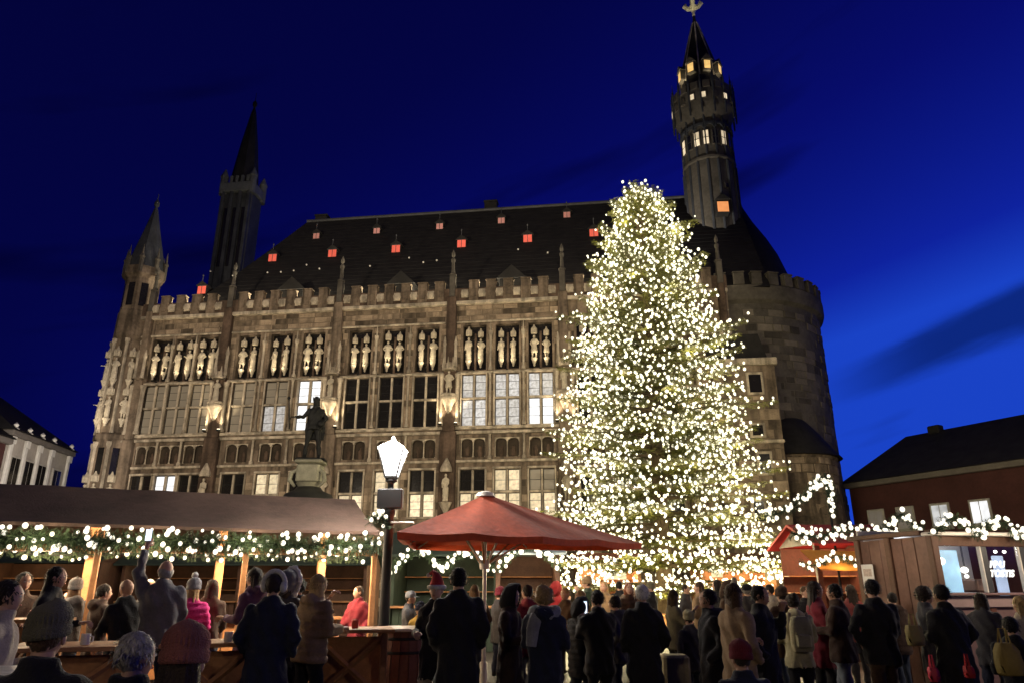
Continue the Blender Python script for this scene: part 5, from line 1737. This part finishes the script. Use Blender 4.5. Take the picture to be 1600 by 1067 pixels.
for y_ in (.0, KD * .55, KD):
    b = MB(); b.bbox(-.075, .06, y_ - .07, y_ + .07, 0, KE + .1, .015); b.build('corner_post', M_wood_dark, ki)
b = MB(); b.bbox(xw + .02, KL, -.02, .05, .03, 1.27, .012); b.build('lower_wall', M_klow, ki)
for px in (1530, 1585):
    b = MB(); x = kx(px + 5); b.bbox(x - .06, x + .06, -.05, -.021, .03, 1.27, .012); b.build('batten', M_wood_red, ki)
b = MB(); b.bbox(xw, KL, -.16, .2, 1.46, 1.50, .01); b.build('counter', M_klow, ki)
b = MB(); b.bbox(xw, KL, -.08, -.02, 1.275, 1.455, .01); b.build('counter_apron', mat('kiosk_pale_panel', (.34, .24, .23), .5, .15, 3), ki)
b = MB(); b.bbox(-.1, KL, -.2, .12, KE, KE + .06, .012); b.build('eave_rail', M_white_metal, ki)
b = MB(); b.bbox(-.12, KL, .121, KD + .2, KE + .02, KE + .1, .012); b.build('roof', M_wood_dark, ki)
b = MB(); b.bbox(xw, KL, -.015, .05, KE - .16, KE - .001, .01); b.build('head_rail', M_wood_dark, ki)
b = MB(); b.bbox(0, KL, KD, KD + .05, 0, KE + .2, .01); b.build('back_wall', M_white_metal, ki)
m_cl, n_, l_ = new_mat('kiosk_glass')
n_.clear(); o_ = n_.new('ShaderNodeOutputMaterial'); mx_ = n_.new('ShaderNodeMixShader'); tr_ = n_.new('ShaderNodeBsdfTransparent'); gl_ = n_.new('ShaderNodeBsdfGlossy'); gl_.inputs['Roughness'].default_value = .03
mx_.inputs[0].default_value = .07; l_(tr_.outputs[0], mx_.inputs[1]); l_(gl_.outputs[0], mx_.inputs[2]); l_(mx_.outputs[0], o_.inputs[0])
wx = [xw, kx(1540), kx(1600), kx(1655)]
for k in range(3):
    x0, x1 = wx[k], wx[k + 1]
    b = MB(); b.bbox(x1 - .07, x1 + .05, -.03, .06, 1.5, KE - .161, .01); wo = b.build('window_post', mat('white_black_mullion', (.05, .05, .052), .4, .2, 4), ki)
    b = MB(); b.bbox(x1 - .10, x1 - .071, -.04, .04, 1.5, KE - .161, .006); b.build('edge_strip', M_white_metal, wo)
    b = MB(); b.box(x0 + .03, x1 - .101, .0, .008, 1.501, KE - .162); b.build('pane', m_cl, wo)
b = MB(); b.bbox(xw - .02, xw + .03, -.03, .06, 1.5, KE - .161, .01); b.build('window_post', M_wood_dark, ki)
# lit screen wall seen inside, equipment, lamps
p_ = MB(); p_.bbox(wx[0] + .05, wx[0] + .56, .12, .15, 1.505, KE - .22, .01); p_.build('lit_panel', emit('cool_lit_panel', (.42, .74, 1.0), .85, .35, 3), ki)
p_ = MB(); p_.bbox(wx[1] + .36, wx[1] + .58, .2, .24, 1.45, 2.1, .01); p_.build('lit_panel', emit('cool_lit_panel_dim', (.55, .70, 1.0), .55, .35, 3), ki)
p_ = MB(); p_.bbox(wx[1] + .02, wx[1] + .40, .3, .8, 1.505, 1.72, .03); p_.build('appliance', mat('brown_appliance', (.25, .15, .11), .5, .2, 3), ki)
for (x, z, r_) in ((wx[0] + .16, 2.0, .075), (wx[0] + .60, 1.86, .06), (wx[0] + .62, 1.76, .035), (wx[1] + .06, 2.2, .05), (wx[1] + .32, 2.16, .03), (wx[1] + .5, 2.16, .03), (wx[2] + .1, 2.14, .04), (wx[2] + .3, 2.16, .035)):
    b = MB(); b.ball((x, .08, z), (r_, r_, r_ * .85), 12, 8); lo = b.build('ceiling_lamp', emit('kiosk_lamp', (1, .97, .9), 4, 0), ki, 60); b = MB(); b.lathe([(.006, z + r_ * .8), (.006, KE)], 5, (x, .08)); b.build('cord', M_iron, lo)
for k in range(2):
    point('kiosk_light', (wx[0] + .4 + 1.0 * k, 1.2, 2.2), 16, (.9, .95, 1.0), .12, ki)
for txt, x, z, sz in (('PP·U', wx[1] + .03, 1.90, .15), ('TOSTIS', wx[1] + .0, 1.755, .15), ('W', wx[2] + .02, 1.92, .17)):
    cu = bpy.data.curves.new('lettering', 'FONT'); cu.body = txt; cu.size = sz; cu.shear = .3; cu.extrude = .002; cu.offset = .006
    to = bpy.data.objects.new('lettering', cu); COL.objects.link(to)
    bpy.context.view_layer.update()
    me = bpy.data.meshes.new_from_object(to.evaluated_get(bpy.context.evaluated_depsgraph_get())); bpy.data.objects.remove(to)
    me.materials.clear(); me.materials.append(emit('glowing_letters', (1, .98, .92), 1.6, 0))
    link(me, 'lettering', ki, (x + .03, -.006, z), (PI / 2, 0, 0))
b = MB(); b.bbox(-.16, .16, -.035, -.021, -.26, .26, .004); o = b.build('price_poster', M_white_paper, ki, loc=(-.07, KD * .86, 1.72)); o.rotation_euler = (0, 0, -PI / 2)
b = MB(); b.box(-.09, .09, -.037, -.0355, -.17, -.02); b.box(-.11, .11, -.037, -.0355, .05, .18); b.build('print', mat('poster_print', (.55, .45, .38), .7, .3, 30), o)
garland('light_garland', 'looped bulb garland along the glass kiosk roof', scallop(KA + Vector((math.cos(krz), math.sin(krz), 0)) * (xw - .05) + Vector((0, -.22, KE + .02)), KA + Vector((math.cos(krz), math.sin(krz), 0)) * KL + Vector((0, -.22, KE - .06)), 3, .27, False), .13, 66, 25, 300, .95)
# warm light on the kiosk front comes from the garland
for k in range(3):
    point('garland_fill_light', KA + Vector((.6 + 1.0 * k, -1.1, 2.4)), 48, (1, .82, .6), .04)

hut('market_stall', 'dark boarded stall far behind the left end of the brown roofed stall', -70, 150, 24, 2.3, 3.1, 2.6, M_green_roof, M_wood_dark, warm=25)
point('garland_fill_light', KA + Vector((-1.0, .5, 2.3)), 14, (1, .80, .58), .2)

hut('market_stall', 'dark shuttered stall added to darken the gap between the stall posts near the street lamp', 395, 570, 25, 2.25, 3.0, 2.6, M_green_roof, M_wood_dark, warm=5)  # dark stalls added to cover the floodlit wall base behind the posts
hut('market_stall', 'dark shuttered stall added to darken the gap behind the raised arm and the pink jacket', 190, 372, 25, 2.25, 3.0, 2.6, M_green_roof, M_wood_dark, warm=5)
# bulbs wound round the tree foot light the crowd in front
for k in range(5):
    a = -PI / 2 + (k - 2) * .55
    point('tree_light', (4.3 * math.cos(a), 4.3 * math.sin(a), 2.0), 620, (1, .82, .42), .3, tree)

# the looped garlands of the middle stalls light the people before them
for px in (640, 720, 800, 860):
    point('garland_fill_light', at(px, 880, 18.0), 70, (1, .84, .58), .15)
for px in (560, 930, 1160):  # extra warm points added to brighten the crowd, not at a garland
    point('garland_fill_light', at(px, 872, 15.0 if px != 1160 else 20.0), 60, (1, .80, .50), .15)

# ================================================================== the crowd
C = {
    'black': (.017, .016, .018), 'navy': (.018, .021, .040), 'char': (.060, .057, .060), 'grey': (.13, .125, .13), 'lgrey': (.30, .30, .31),
    'brown': (.075, .042, .024), 'dbrown': (.050, .028, .020), 'tan': (.30, .20, .11), 'khaki': (.46, .41, .24), 'pink': (.80, .045, .25), 'purple': (.10, .045, .085),
    'red': (.40, .03, .03), 'wine': (.20, .022, .035), 'green': (.03, .05, .03), 'olive': (.17, .155, .10), 'jeans': (.05, .065, .10), 'pjeans': (.26, .29, .33),
    'duskpink': (.34, .12, .10), 'beige': (.42, .35, .26), 'white': (.70, .68, .64), 'blue': (.03, .05, .12), 'mustard': (.42, .25, .04),
}
H_ = {'black': (.012, .009, .007), 'dark': (.028, .018, .012), 'brown': (.07, .038, .018), 'blond': (.42, .28, .12), 'grey': (.36, .34, .31), 'white': (.62, .60, .56), 'red': (.16, .05, .02)}


def cm(kind, key):
    tab = H_ if kind == 'hair' else C
    return mat(kind + '_' + key, tab[key], .85 if kind != 'hair' else .6, .3, 7 if kind != 'hair' else 25, {'cloth': .9, 'hair': .7}.get(kind, .45), {'cloth': 140, 'hair': 90}.get(kind, 60), sheen=.1, spec=.2, island=.45 if kind == 'hair' else 0)


def P(label, px, D, top, rot=0, coat='black', legs='navy', hem=.74, L='pocket', R_='pocket', hair='short', hc='dark', hat=None, hatc='black', trim='white', name='person', **k):
    k.update(label=label, px=px, D=D, top=top, rot=rot, coat=coat, legs=legs, hem=hem, L=L, R=R_, hair=hair, hc=hc, hat=hat, hatc=hatc, trim=trim)
    k['seed'] = len(PEOPLE) + 1
    PEOPLE.append(k)


# near, left
P('person in an olive knit hat and black jacket, near, seen from behind', 72, 3.3, 936, .25, 'black', 'black', .72, 'hold', 'hold', 'short', 'brown', 'beanie', 'olive', bulk=1.15, lean=.10)
P('person with short grey hair and a black jacket low at the bottom left', 212, 3.4, 986, -.3, 'black', 'black', .72, 'pocket', 'pocket', 'short', 'grey', bulk=1.05, yaw=-.3)
P('person in a dusky pink knit hat and dark jacket at the bottom edge', 292, 2.9, 968, .1, 'char', 'black', .72, 'hold', 'hold', 'long', 'dark', 'beanie', 'duskpink', bulk=1.1)
P('bearded person in a white sweater cut by the left edge', 10, 5.6, 905, -1.2, 'beige', 'navy', .80, 'hold', 'down', 'short', 'dark', sleeve=.9)
P('person with dark beard lit orange behind the tall timber table', 36, 10.2, 893, -2.2, 'brown', 'navy', .74, 'hold', 'hold', 'short', 'dark')
P('person with long dark hair and a black coat beside the left table', 86, 9.0, 884, -1.4, 'black', 'black', .6, 'hold', 'pocket', 'long', 'black')
P('bald person in a black coat bending to the left table', 203, 9.6, 903, .9, 'black', 'navy', .65, 'low', 'hold', 'none', 'dark', lean=.12, yaw=.3, nod=-.4)
P('person in a dark grey jacket raising one arm to the garland', 258, 9.6, 873, .35, 'grey', 'navy', .80, 'raise', 'low', 'fringe', 'grey', bulk=1.12, yaw=.4, nod=.35)
P('person in a bright pink jacket and white bobble hat', 303, 10.6, 893, .2, 'pink', 'navy', .78, 'hold', 'hold', 'long', 'blond', 'pom', 'lgrey', puffer=True, bulk=1.05)
P('person in a purple coat facing left by the thin post', 398, 10.4, 886, 1.3, 'purple', 'black', .55, 'hold', 'hold', 'long', 'dark', hoodback=True)
P('person in a long dark navy coat and white ear muffs, seen from behind', 428, 7.9, 890, .05, 'navy', 'black', .50, 'pocket', 'pocket', 'short', 'dark', 'earband', 'white', bulk=1.16, flare=1.15)
P('person in a white fur hood behind the navy coat', 447, 9.2, 883, -.3, 'char', 'black', .7, 'hold', 'hold', 'long', 'dark', 'furhood', 'grey')
P('dark haired person squeezed between navy coat and puffer jacket', 466, 9.6, 901, .6, 'black', 'navy', .7, 'hold', 'hold', 'short', 'black')
P('person in a brown quilted puffer jacket at the timber table', 492, 8.9, 896, -.7, 'tan', 'black', .80, 'drink', 'hold', 'bob', 'blond', bulk=1.18, puffer=True, hoodback=True, lean=.06)
P('person in a dark jacket with a pale cap at the far right table', 640, 12.6, 921, -1.6, 'char', 'black', .7, 'hold', 'hold', 'short', 'dark', 'cap', 'lgrey')
P('child in an orange jacket behind the dark barrel', 656, 12.2, 938, 2.9, 'mustard', 'navy', .78, 'hold', 'hold', 'short', 'dark', 'beanie', 'navy')
P('person in a red santa hat and black coat', 683, 9.2, 893, 2.9, 'black', 'beige', .62, 'pocket', 'hold', 'short', 'dark', 'santa', 'red')
P('tall person in a long black coat left of the parasol pole', 717, 8.2, 886, .15, 'black', 'black', .42, 'pocket', 'pocket', 'short', 'black', bulk=1.12, flare=1.1)
P('person in a dark hooded coat with orange lit face right of the parasol pole', 797, 8.8, 909, -1.9, 'dbrown', 'black', .6, 'phone', 'hold', 'short', 'dark', 'hood', 'black', flare=1.1)
P('person with curly blond hair and a pale scarf, back turned', 850, 8.2, 914, -.25, 'navy', 'grey', .70, 'hold', 'hold', 'curly', 'blond', bulk=1.12, hoodback=True)
P('person with short fair hair lit yellow behind the curly haired one', 884, 13.5, 917, 2.4, 'brown', 'navy', .7, 'pocket', 'hold', 'short', 'blond')
P('person in a mustard scarf coat between two dark coats', 908, 12.6, 921, 1.9, 'mustard', 'navy', .65, 'hold', 'hold', 'bob', 'blond', hoodback=True)
P('person in a black jacket holding up a glowing phone', 934, 9.2, 921, .35, 'black', 'black', .72, 'phone', 'phone', 'short', 'dark', bulk=1.12)
P('person with white hair and a black overcoat in front of the tree trunk', 1003, 9.0, 912, .1, 'black', 'black', .50, 'pocket', 'pocket', 'short', 'white', bulk=1.08, flare=1.08)
P('child in a knit hat with a yellow lit rim beside the tree planter', 1077, 10.5, 951, .3, 'char', 'navy', .74, 'pocket', 'pocket', 'short', 'dark', 'beanie', 'khaki')
P('person in a black parka left in the dark group below the tree', 1108, 8.4, 919, 1.5, 'black', 'black', .66, 'pocket', 'pocket', 'short', 'dark', bulk=1.15, hoodback=True)
P('person in a tan coat with brown bob in the dark group', 1146, 8.0, 910, -1.1, 'tan', 'black', .56, 'hold', 'pocket', 'bob', 'brown', bulk=1.08)
P('person in a black coat lifting a hand in the dark group', 1186, 8.6, 913, -2.2, 'black', 'navy', .6, 'drink', 'pocket', 'short', 'black', bulk=1.1)
P('child in a dark red knit hat and navy jacket', 1158, 5.2, 997, .2, 'navy', 'black', .74, 'pocket', 'pocket', 'short', 'dark', 'beanie', 'wine', bulk=1.1, puffer=True)
P('person in a khaki jacket with a small rucksack', 1240, 9.6, 926, -.1, 'khaki', 'black', .78, 'hold', 'hold', 'bun', 'dark', hoodback=True, bulk=1.08)
P('person in a dark brown coat and pale jeans', 1306, 10.0, 911, .9, 'dbrown', 'pjeans', .74, 'hold', 'hold', 'short', 'black', bulk=1.16, stance=.09)
P('person in a wine coat between khaki jacket and pale jeans', 1273, 10.4, 907, -1.6, 'wine', 'black', .62, 'pocket', 'hold', 'long', 'dark')
P('person in a black jacket and brown trousers facing the red stall', 1364, 9.3, 904, .05, 'black', 'brown', .76, 'hip', 'hold', 'short', 'black', bulk=1.18, stance=.10)
P('big person in a black coat in front of the glass kiosk', 1476, 9.0, 912, .35, 'black', 'black', .60, 'hold', 'hip', 'short', 'black', bulk=1.25, lean=.05)
P('dark haired person just left of the big black coat', 1444, 10.2, 914, -1.8, 'char', 'black', .6, 'hold', 'hold', 'curly', 'dark')
P('person with blond hair and a pale coat at the right edge', 1596, 9.4, 930, .2, 'beige', 'black', .65, 'pocket', 'pocket', 'long', 'blond')
P('child with black hair and a dark jacket at the right edge', 1580, 7.4, 962, -.4, 'black', 'black', .72, 'hold', 'hold', 'short', 'black', bulk=1.1)
# filling rows further back
FILL = [
    (742, 13.5, 912, 'dbrown', 'bob', 'brown', None, 'black', 'person with brown bob close behind the parasol pole'),
    (824, 11.5, 906, 'wine', 'short', 'dark', None, 'black', 'person in a wine jacket under the right half of the parasol'),
    (868, 15.0, 905, 'red', 'short', 'dark', 'hood', 'red', 'person in a red hood under the parasol edge'),
    (918, 17.5, 905, 'green', 'short', 'dark', 'beanie', 'tan', 'person in a tan hat in front of the orange stall'),
    (944, 16.2, 908, 'tan', 'long', 'blond', None, 'black', 'person with long blond hair in a tan jacket by the white board'),
    (968, 18.5, 902, 'black', 'short', 'black', None, 'black', 'person with black hair under the white board'),
    (982, 14.2, 913, 'brown', 'bob', 'red', None, 'black', 'person with reddish hair left of the white haired one'),
    (1018, 19.0, 903, 'black', 'short', 'dark', 'beanie', 'olive', 'person in an olive hat left of the tree trunk'),
    (1072, 18.0, 905, 'char', 'short', 'dark', None, 'black', 'person in a charcoal coat right of the tree trunk'),
    (1094, 14.8, 912, 'tan', 'long', 'brown', None, 'black', 'person in a tan coat right of the tree trunk'),
    (1122, 16.6, 903, 'black', 'bob', 'black', None, 'black', 'person with a black bob by the white notice'),
    (1136, 12.2, 904, 'brown', 'short', 'dark', 'furhood', 'brown', 'person in a brown fur trimmed hood behind the dark group'),
    (1168, 13.4, 901, 'char', 'short', 'grey', 'cap', 'black', 'person in a black cap at the right of the tree trunk'),
    (1204, 14.6, 907, 'beige', 'short', 'dark', None, 'black', 'person in a beige coat beside the cream sign'),
    (1222, 12.4, 917, 'brown', 'short', 'dark', 'beanie', 'brown', 'person in a brown knit hat left of the khaki jacket'),
    (1258, 14.2, 910, 'black', 'short', 'brown', None, 'black', 'person with brown hair right of the cream sign'),
    (1330, 13.0, 912, 'pinkish', 'long', 'dark', None, 'black', 'person in a dusty red coat at the red stall counter'),
    (1396, 12.4, 918, 'dbrown', 'short', 'dark', None, 'black', 'person in dark brown beside the kiosk corner post'),
    (1534, 10.6, 926, 'char', 'bob', 'dark', None, 'black', 'person with a dark bob below the glowing letters'),
    (780, 14.5, 913, 'char', 'short', 'brown', 'beanie', 'wine', 'person in a wine knit hat behind the hooded coat'),
    (905, 9.6, 928, 'black', 'short', 'black', 'hood', 'black', 'person in a black hood left of the glowing phone'),
    (962, 10.6, 922, 'char', 'short', 'dark', None, 'black', 'person in charcoal right of the glowing phone'),
    (1052, 12.4, 925, 'olive', 'long', 'brown', None, 'black', 'person in an olive jacket before the tree planter'),
    (560, 13.6, 908, 'wine', 'short', 'dark', None, 'black', 'person in a wine jacket behind the crossed braces table'),
    (330, 11.2, 905, 'brown', 'bob', 'brown', None, 'black', 'person in brown behind the pink jacket under the stall'),
    (118, 11.4, 898, 'char', 'long', 'brown', 'beanie', 'grey', 'person in a grey knit hat deep under the stall at left'),
    (160, 10.8, 905, 'dbrown', 'short', 'dark', None, 'black', 'person in dark brown behind the bald one'),
    (232, 12.0, 900, 'black', 'short', 'grey', None, 'black', 'person with grey hair behind the raised arm'),
]
C['pinkish'] = (.26, .06, .055)
frng = random.Random(17)
for (px, D, top, coat, hair, hc, hat, hatc, lab) in FILL:
    P(lab, px, D, top + frng.uniform(-9, 9), frng.choice((-2.4, -1.7, -1.2, -.6, 0, .3, .9, 1.4, 1.9, 2.6)) + frng.uniform(-.3, .3), coat, frng.choice(('black', 'navy', 'jeans', 'char')), frng.choice((.6, .68, .74, .78)), frng.choice(('pocket', 'hold', 'low', 'drink')), frng.choice(('pocket', 'hold', 'low', 'phone')), hair, hc, hat, hatc,
      trim='beige', bulk=frng.uniform(1.0, 1.14), yaw=frng.uniform(-.5, .5), hi=False, hoodback=frng.random() < .4, puffer=frng.random() < .3)

sizes = [.020 if p['D'] < 8 else (.026 if p['D'] < 11 else .034) for p in PEOPLE]
FIG = build_figures(PEOPLE, sizes)
HANDS = {}
for sp, (mb, HM, hands) in zip(PEOPLE, FIG):
    D = sp['D']
    hat_h = {None: .012, 'beanie': .065, 'pom': .135, 'santa': .11, 'hood': .05, 'furhood': .08, 'cap': .03, 'earband': .05}[sp['hat']]
    if sp['hair'] == 'curly': hat_h = .025
    ztop = at(sp['px'], sp['top'], D).z
    S = ztop / (1.749 + hat_h)
    loc = Vector((ray(sp['px'], sp['top'] + 20)[0] * D, D, 0))
    mats = [cm('coat', sp['coat']), cm('trousers', sp['legs']), M_shoe, M_skin, M_eye, M_eyewhite, M_lip]
    o = link(mb.mesh('person', mats, 70), 'person', None, loc, (0, 0, sp['rot']), (S,) * 3)
    tag(o, sp['label'], 'person', 'people in the market crowd')
    WM = Matrix.Translation(loc) @ Matrix.Rotation(sp['rot'], 4, 'Z') @ Matrix.Scale(S, 4)
    HANDS[sp['label']] = [WM @ h for h in hands]
    sp['WM'] = WM
    if sp['hair'] != 'none' and not (sp['hat'] in ('hood',) and sp['hair'] == 'short'):
        hb = hair_mb(sp['hair'], sp['seed'])
        if sp['hat'] in ('beanie', 'pom', 'cap', 'santa'):      # hair pressed under the hat
            hb.v = [(v[0] * .93, v[1] * .95, min(v[2], .02) if v[2] > .02 else v[2]) for v in hb.v]
        if D < 11 and not sp['hat'] and sp['hair'] != 'fringe': strands(hb, (0, -.020, .026), (.089, .098, .106) if sp['hair'] != 'curly' else (.11, .11, .112), 260, sp['seed'], .032, .5 if sp['hair'] == 'curly' else 0)
        hb.v = [tuple(HM @ Vector(v)) for v in hb.v]
        hb.build('hair', cm('hair', sp['hc']), o, 60)

    if sp['hat']:
        for nm, hb, mk in hat_mb(sp['hat'], sp['seed']):
            hb.v = [tuple(HM @ Vector(v)) for v in hb.v]
            hb.build(nm, cm('cloth', sp['hatc'] if mk == 0 else sp['trim']), o, 60)


def who(s): return [p for p in PEOPLE if s in p['label']][0]


# scarf of the curly haired person: a part of their clothing
sp = who('curly blond'); po = [o for o in bpy.data.objects if o.get('label') == sp['label']][0]
b = MB(); b.tube([(.14 * math.cos(2 * PI * k / 14), .01 + .12 * math.sin(2 * PI * k / 14), 1.47 + .03 * math.sin(2 * PI * k / 7)) for k in range(15)], [.055 + .012 * (k % 2) for k in range(15)], 9)
b.tube([(-.06, -.13, 1.46), (-.10, -.17, 1.30), (-.12, -.17, 1.12)], [.07, .075, .06], 8, flat=.5)
b.build('scarf', cm('cloth', 'lgrey'), po, 60)

# ------------------------------------------------------------------ things carried and standing about
def bag(label, pos, w_, h_, d_, m, rz=0, handles=True, name='carrier_bag', puff=.3):
    g_ = thing(name, label, 'bag', (pos[0], pos[1], pos[2]), rz)
    b = MB(); rg = []
    for t, k in ((0, .72), (.06, .9), (.35, 1.0), (.75, 1.0 - .1 * puff), (1, .9 - .35 * puff)):
        rg.append([(x + .012 * math.sin(i * 3 + t * 9), y + .01 * math.cos(i * 2 + t * 7), z) for i, (x, y, z) in enumerate(ell(h_ * t, w_ / 2 * k, d_ / 2 * k, 0, 18, 4))])
    b.rings(rg); b.build('body', m, g_, 50)
    if handles:
        for sy in (-1, 1):
            b = MB(); b.tube([(-w_ * .2, sy * d_ * .2, h_ - .01), (-w_ * .14, 0, h_ + .12), (w_ * .14, 0, h_ + .12), (w_ * .2, sy * d_ * .2, h_ - .01)], .008, 6); b.build('handle', m, g_)
    return g_


p = at(848, 1055, 7.6); bag('pale canvas carrier bag on the ground by the curly haired person', (p.x, 7.6, .0), .36, .50, .16, cm('cloth', 'white'))
p = at(1428, 988, 8.8); bag('yellowish carrier bag held left of the big black coat', (p.x, 8.8, p.z - .14), .18, .22, .10, mat('yellow_bag', (.26, .21, .08), .6, .2, 4))
p = at(1458, 1050, 8.3); bag('small pink and red bag near the ground before the kiosk', (p.x, 8.3, p.z - .09), .10, .14, .07, mat('pink_bag', (.62, .05, .08), .5, .15, 4))
p = at(1513, 1046, 8.5); bag('small red bag beside the black coat near the kiosk', (p.x, 8.5, p.z - .08), .09, .12, .07, mat('red_bag', (.40, .02, .02), .5, .15, 4))
p = at(1574, 1028, 7.0); bag('round yellow shoulder bag of the child at the right edge', (p.x, 7.0, p.z - .14), .21, .27, .14, mat('mustard_bag', (.28, .20, .05), .7, .2, 4), puff=.9)
# rucksack on the khaki jacket
sp = who('khaki jacket with'); pp = sp['WM'] @ Vector((0, -.235, 1.0))
rk = thing('rucksack', 'small khaki rucksack on the back of the khaki jacket', 'rucksack', pp, sp['rot'])
b = MB(); b.rings([ell(z, .13 * k, .07 * k, 0, 18, 4) for z, k in ((0, .85), (.04, 1), (.3, 1), (.38, .8), (.40, .5))]); b.build('body', cm('cloth', 'khaki'), rk, 50)
b = MB(); b.bbox(-.09, .09, -.105, -.06, .04, .2, .02); b.build('pocket', cm('cloth', 'khaki'), rk)
for s_ in (-1, 1):
    b = MB(); b.tube([(s_ * .08, .03, .05), (s_ * .12, .03, .25), (s_ * .10, .06, .44)], .02, 6, flat=.4); b.build('strap', cm('cloth', 'beige'), rk)


def phone(label, pos, rz):
    g_ = thing('mobile_phone', label, 'phone', pos, rz)
    b = MB(); b.bbox(-.04, .04, -.005, .005, -.08, .08, .004); b.build('case', M_iron, g_)
    b = MB(); b.box(-.036, .036, -.0075, -.0055, -.072, .072); b.build('screen', emit('phone_screen', (.75, .85, 1.0), 1.6, .5, 25), g_)


h = HANDS[who('holding up a glowing phone')['label']]
phone('glowing phone held up over the crowd beneath the tree', (h[0] + h[1]) / 2 + Vector((0, -.03, .05)), .1)
phone('glowing phone held at the end of the raised arm', HANDS[who('raising one arm')['label']][0] + Vector((0, -.05, .05)), .3)


def mug(label, pos, m):
    g_ = thing('mug', label, 'mug', pos)
    b = MB(); b.lathe([(.038, 0), (.042, .01), (.042, .095), (.036, .095), (.036, .02)], 14); b.build('cup', m, g_, 40)
    b = MB(); b.tube([(.042, 0, .075), (.07, 0, .07), (.07, 0, .03), (.042, 0, .022)], .007, 6); b.build('handle', m, g_)


M_mugw = mat('white_mug', (.7, .68, .62), .3, .1, 5); M_mugr = mat('red_mug', (.4, .05, .04), .3, .1, 5)
tz = 1.072
mug('white mug on the timber table in front of the bald person', (gx(158, 7.4), 7.3, 1.102), M_mugw)
mug('white mug at the right end of the timber table near the navy coat', (gx(372, 8.2), 8.1, 1.072), M_mugw)
mug('red mug on the table with crossed braces', (gx(560, 9.6), 9.55, 1.122), M_mugr)
mug('dark red mug on the tall table at the left', (gx(66, 9.2), 9.15, 1.252), M_mugr)

# wine barrel table behind the lamp
bx = gx(636, 11.3)
br = thing('barrel_table', 'dark barrel used as a table right of the street lamp', 'barrel', (bx, 11.3, 0))
nst = 20
for k in range(nst):
    a0, a1 = 2 * PI * k / nst + .012, 2 * PI * (k + 1) / nst - .012
    b = MB(); rg = []
    for r_, z in ((.34, .02), (.40, .28), (.42, .5), (.40, .75), (.345, 1.0)):
        rg.append([(r_ * math.cos(a0), r_ * math.sin(a0), z), (r_ * math.cos(a1), r_ * math.sin(a1), z), ((r_ - .03) * math.cos(a1), (r_ - .03) * math.sin(a1), z), ((r_ - .03) * math.cos(a0), (r_ - .03) * math.sin(a0), z)])
    b.rings(rg); b.build('stave', M_wood_red, br)
b = MB()
for z, r_ in ((.12, .372), (.3, .41), (.72, .41), (.9, .375)): b.lathe([(r_, z - .02), (r_ + .006, z), (r_, z + .02)], 28, cap=False)
b.build('hoop', M_iron, br)
b = MB(); b.lathe([(.46, 1.0), (.47, 1.02), (.46, 1.04), (.02, 1.04)], 28); b.build('top', mat('pale_top', (.42, .36, .3), .5, .2, 4), br, 40)

# bollard box and bin in the middle of the crowd
cx = gx(1046, 9.6)
st_ = thing('seat_block', 'beige stone block on a round base among the crowd', 'block', (cx, 9.6, 0))
b = MB(); b.lathe([(.42, .0), (.42, .26), (.40, .30), (.3, .30)], 24); b.build('base', mat('pale_concrete', (.24, .22, .19), .85, .2, 5), st_, 40)
b = MB(); b.bbox(-.16, .16, -.15, .15, .30, .82, .03); b.build('block', mat('beige_block', (.26, .21, .12), .85, .3, 4, .4, 20), st_)
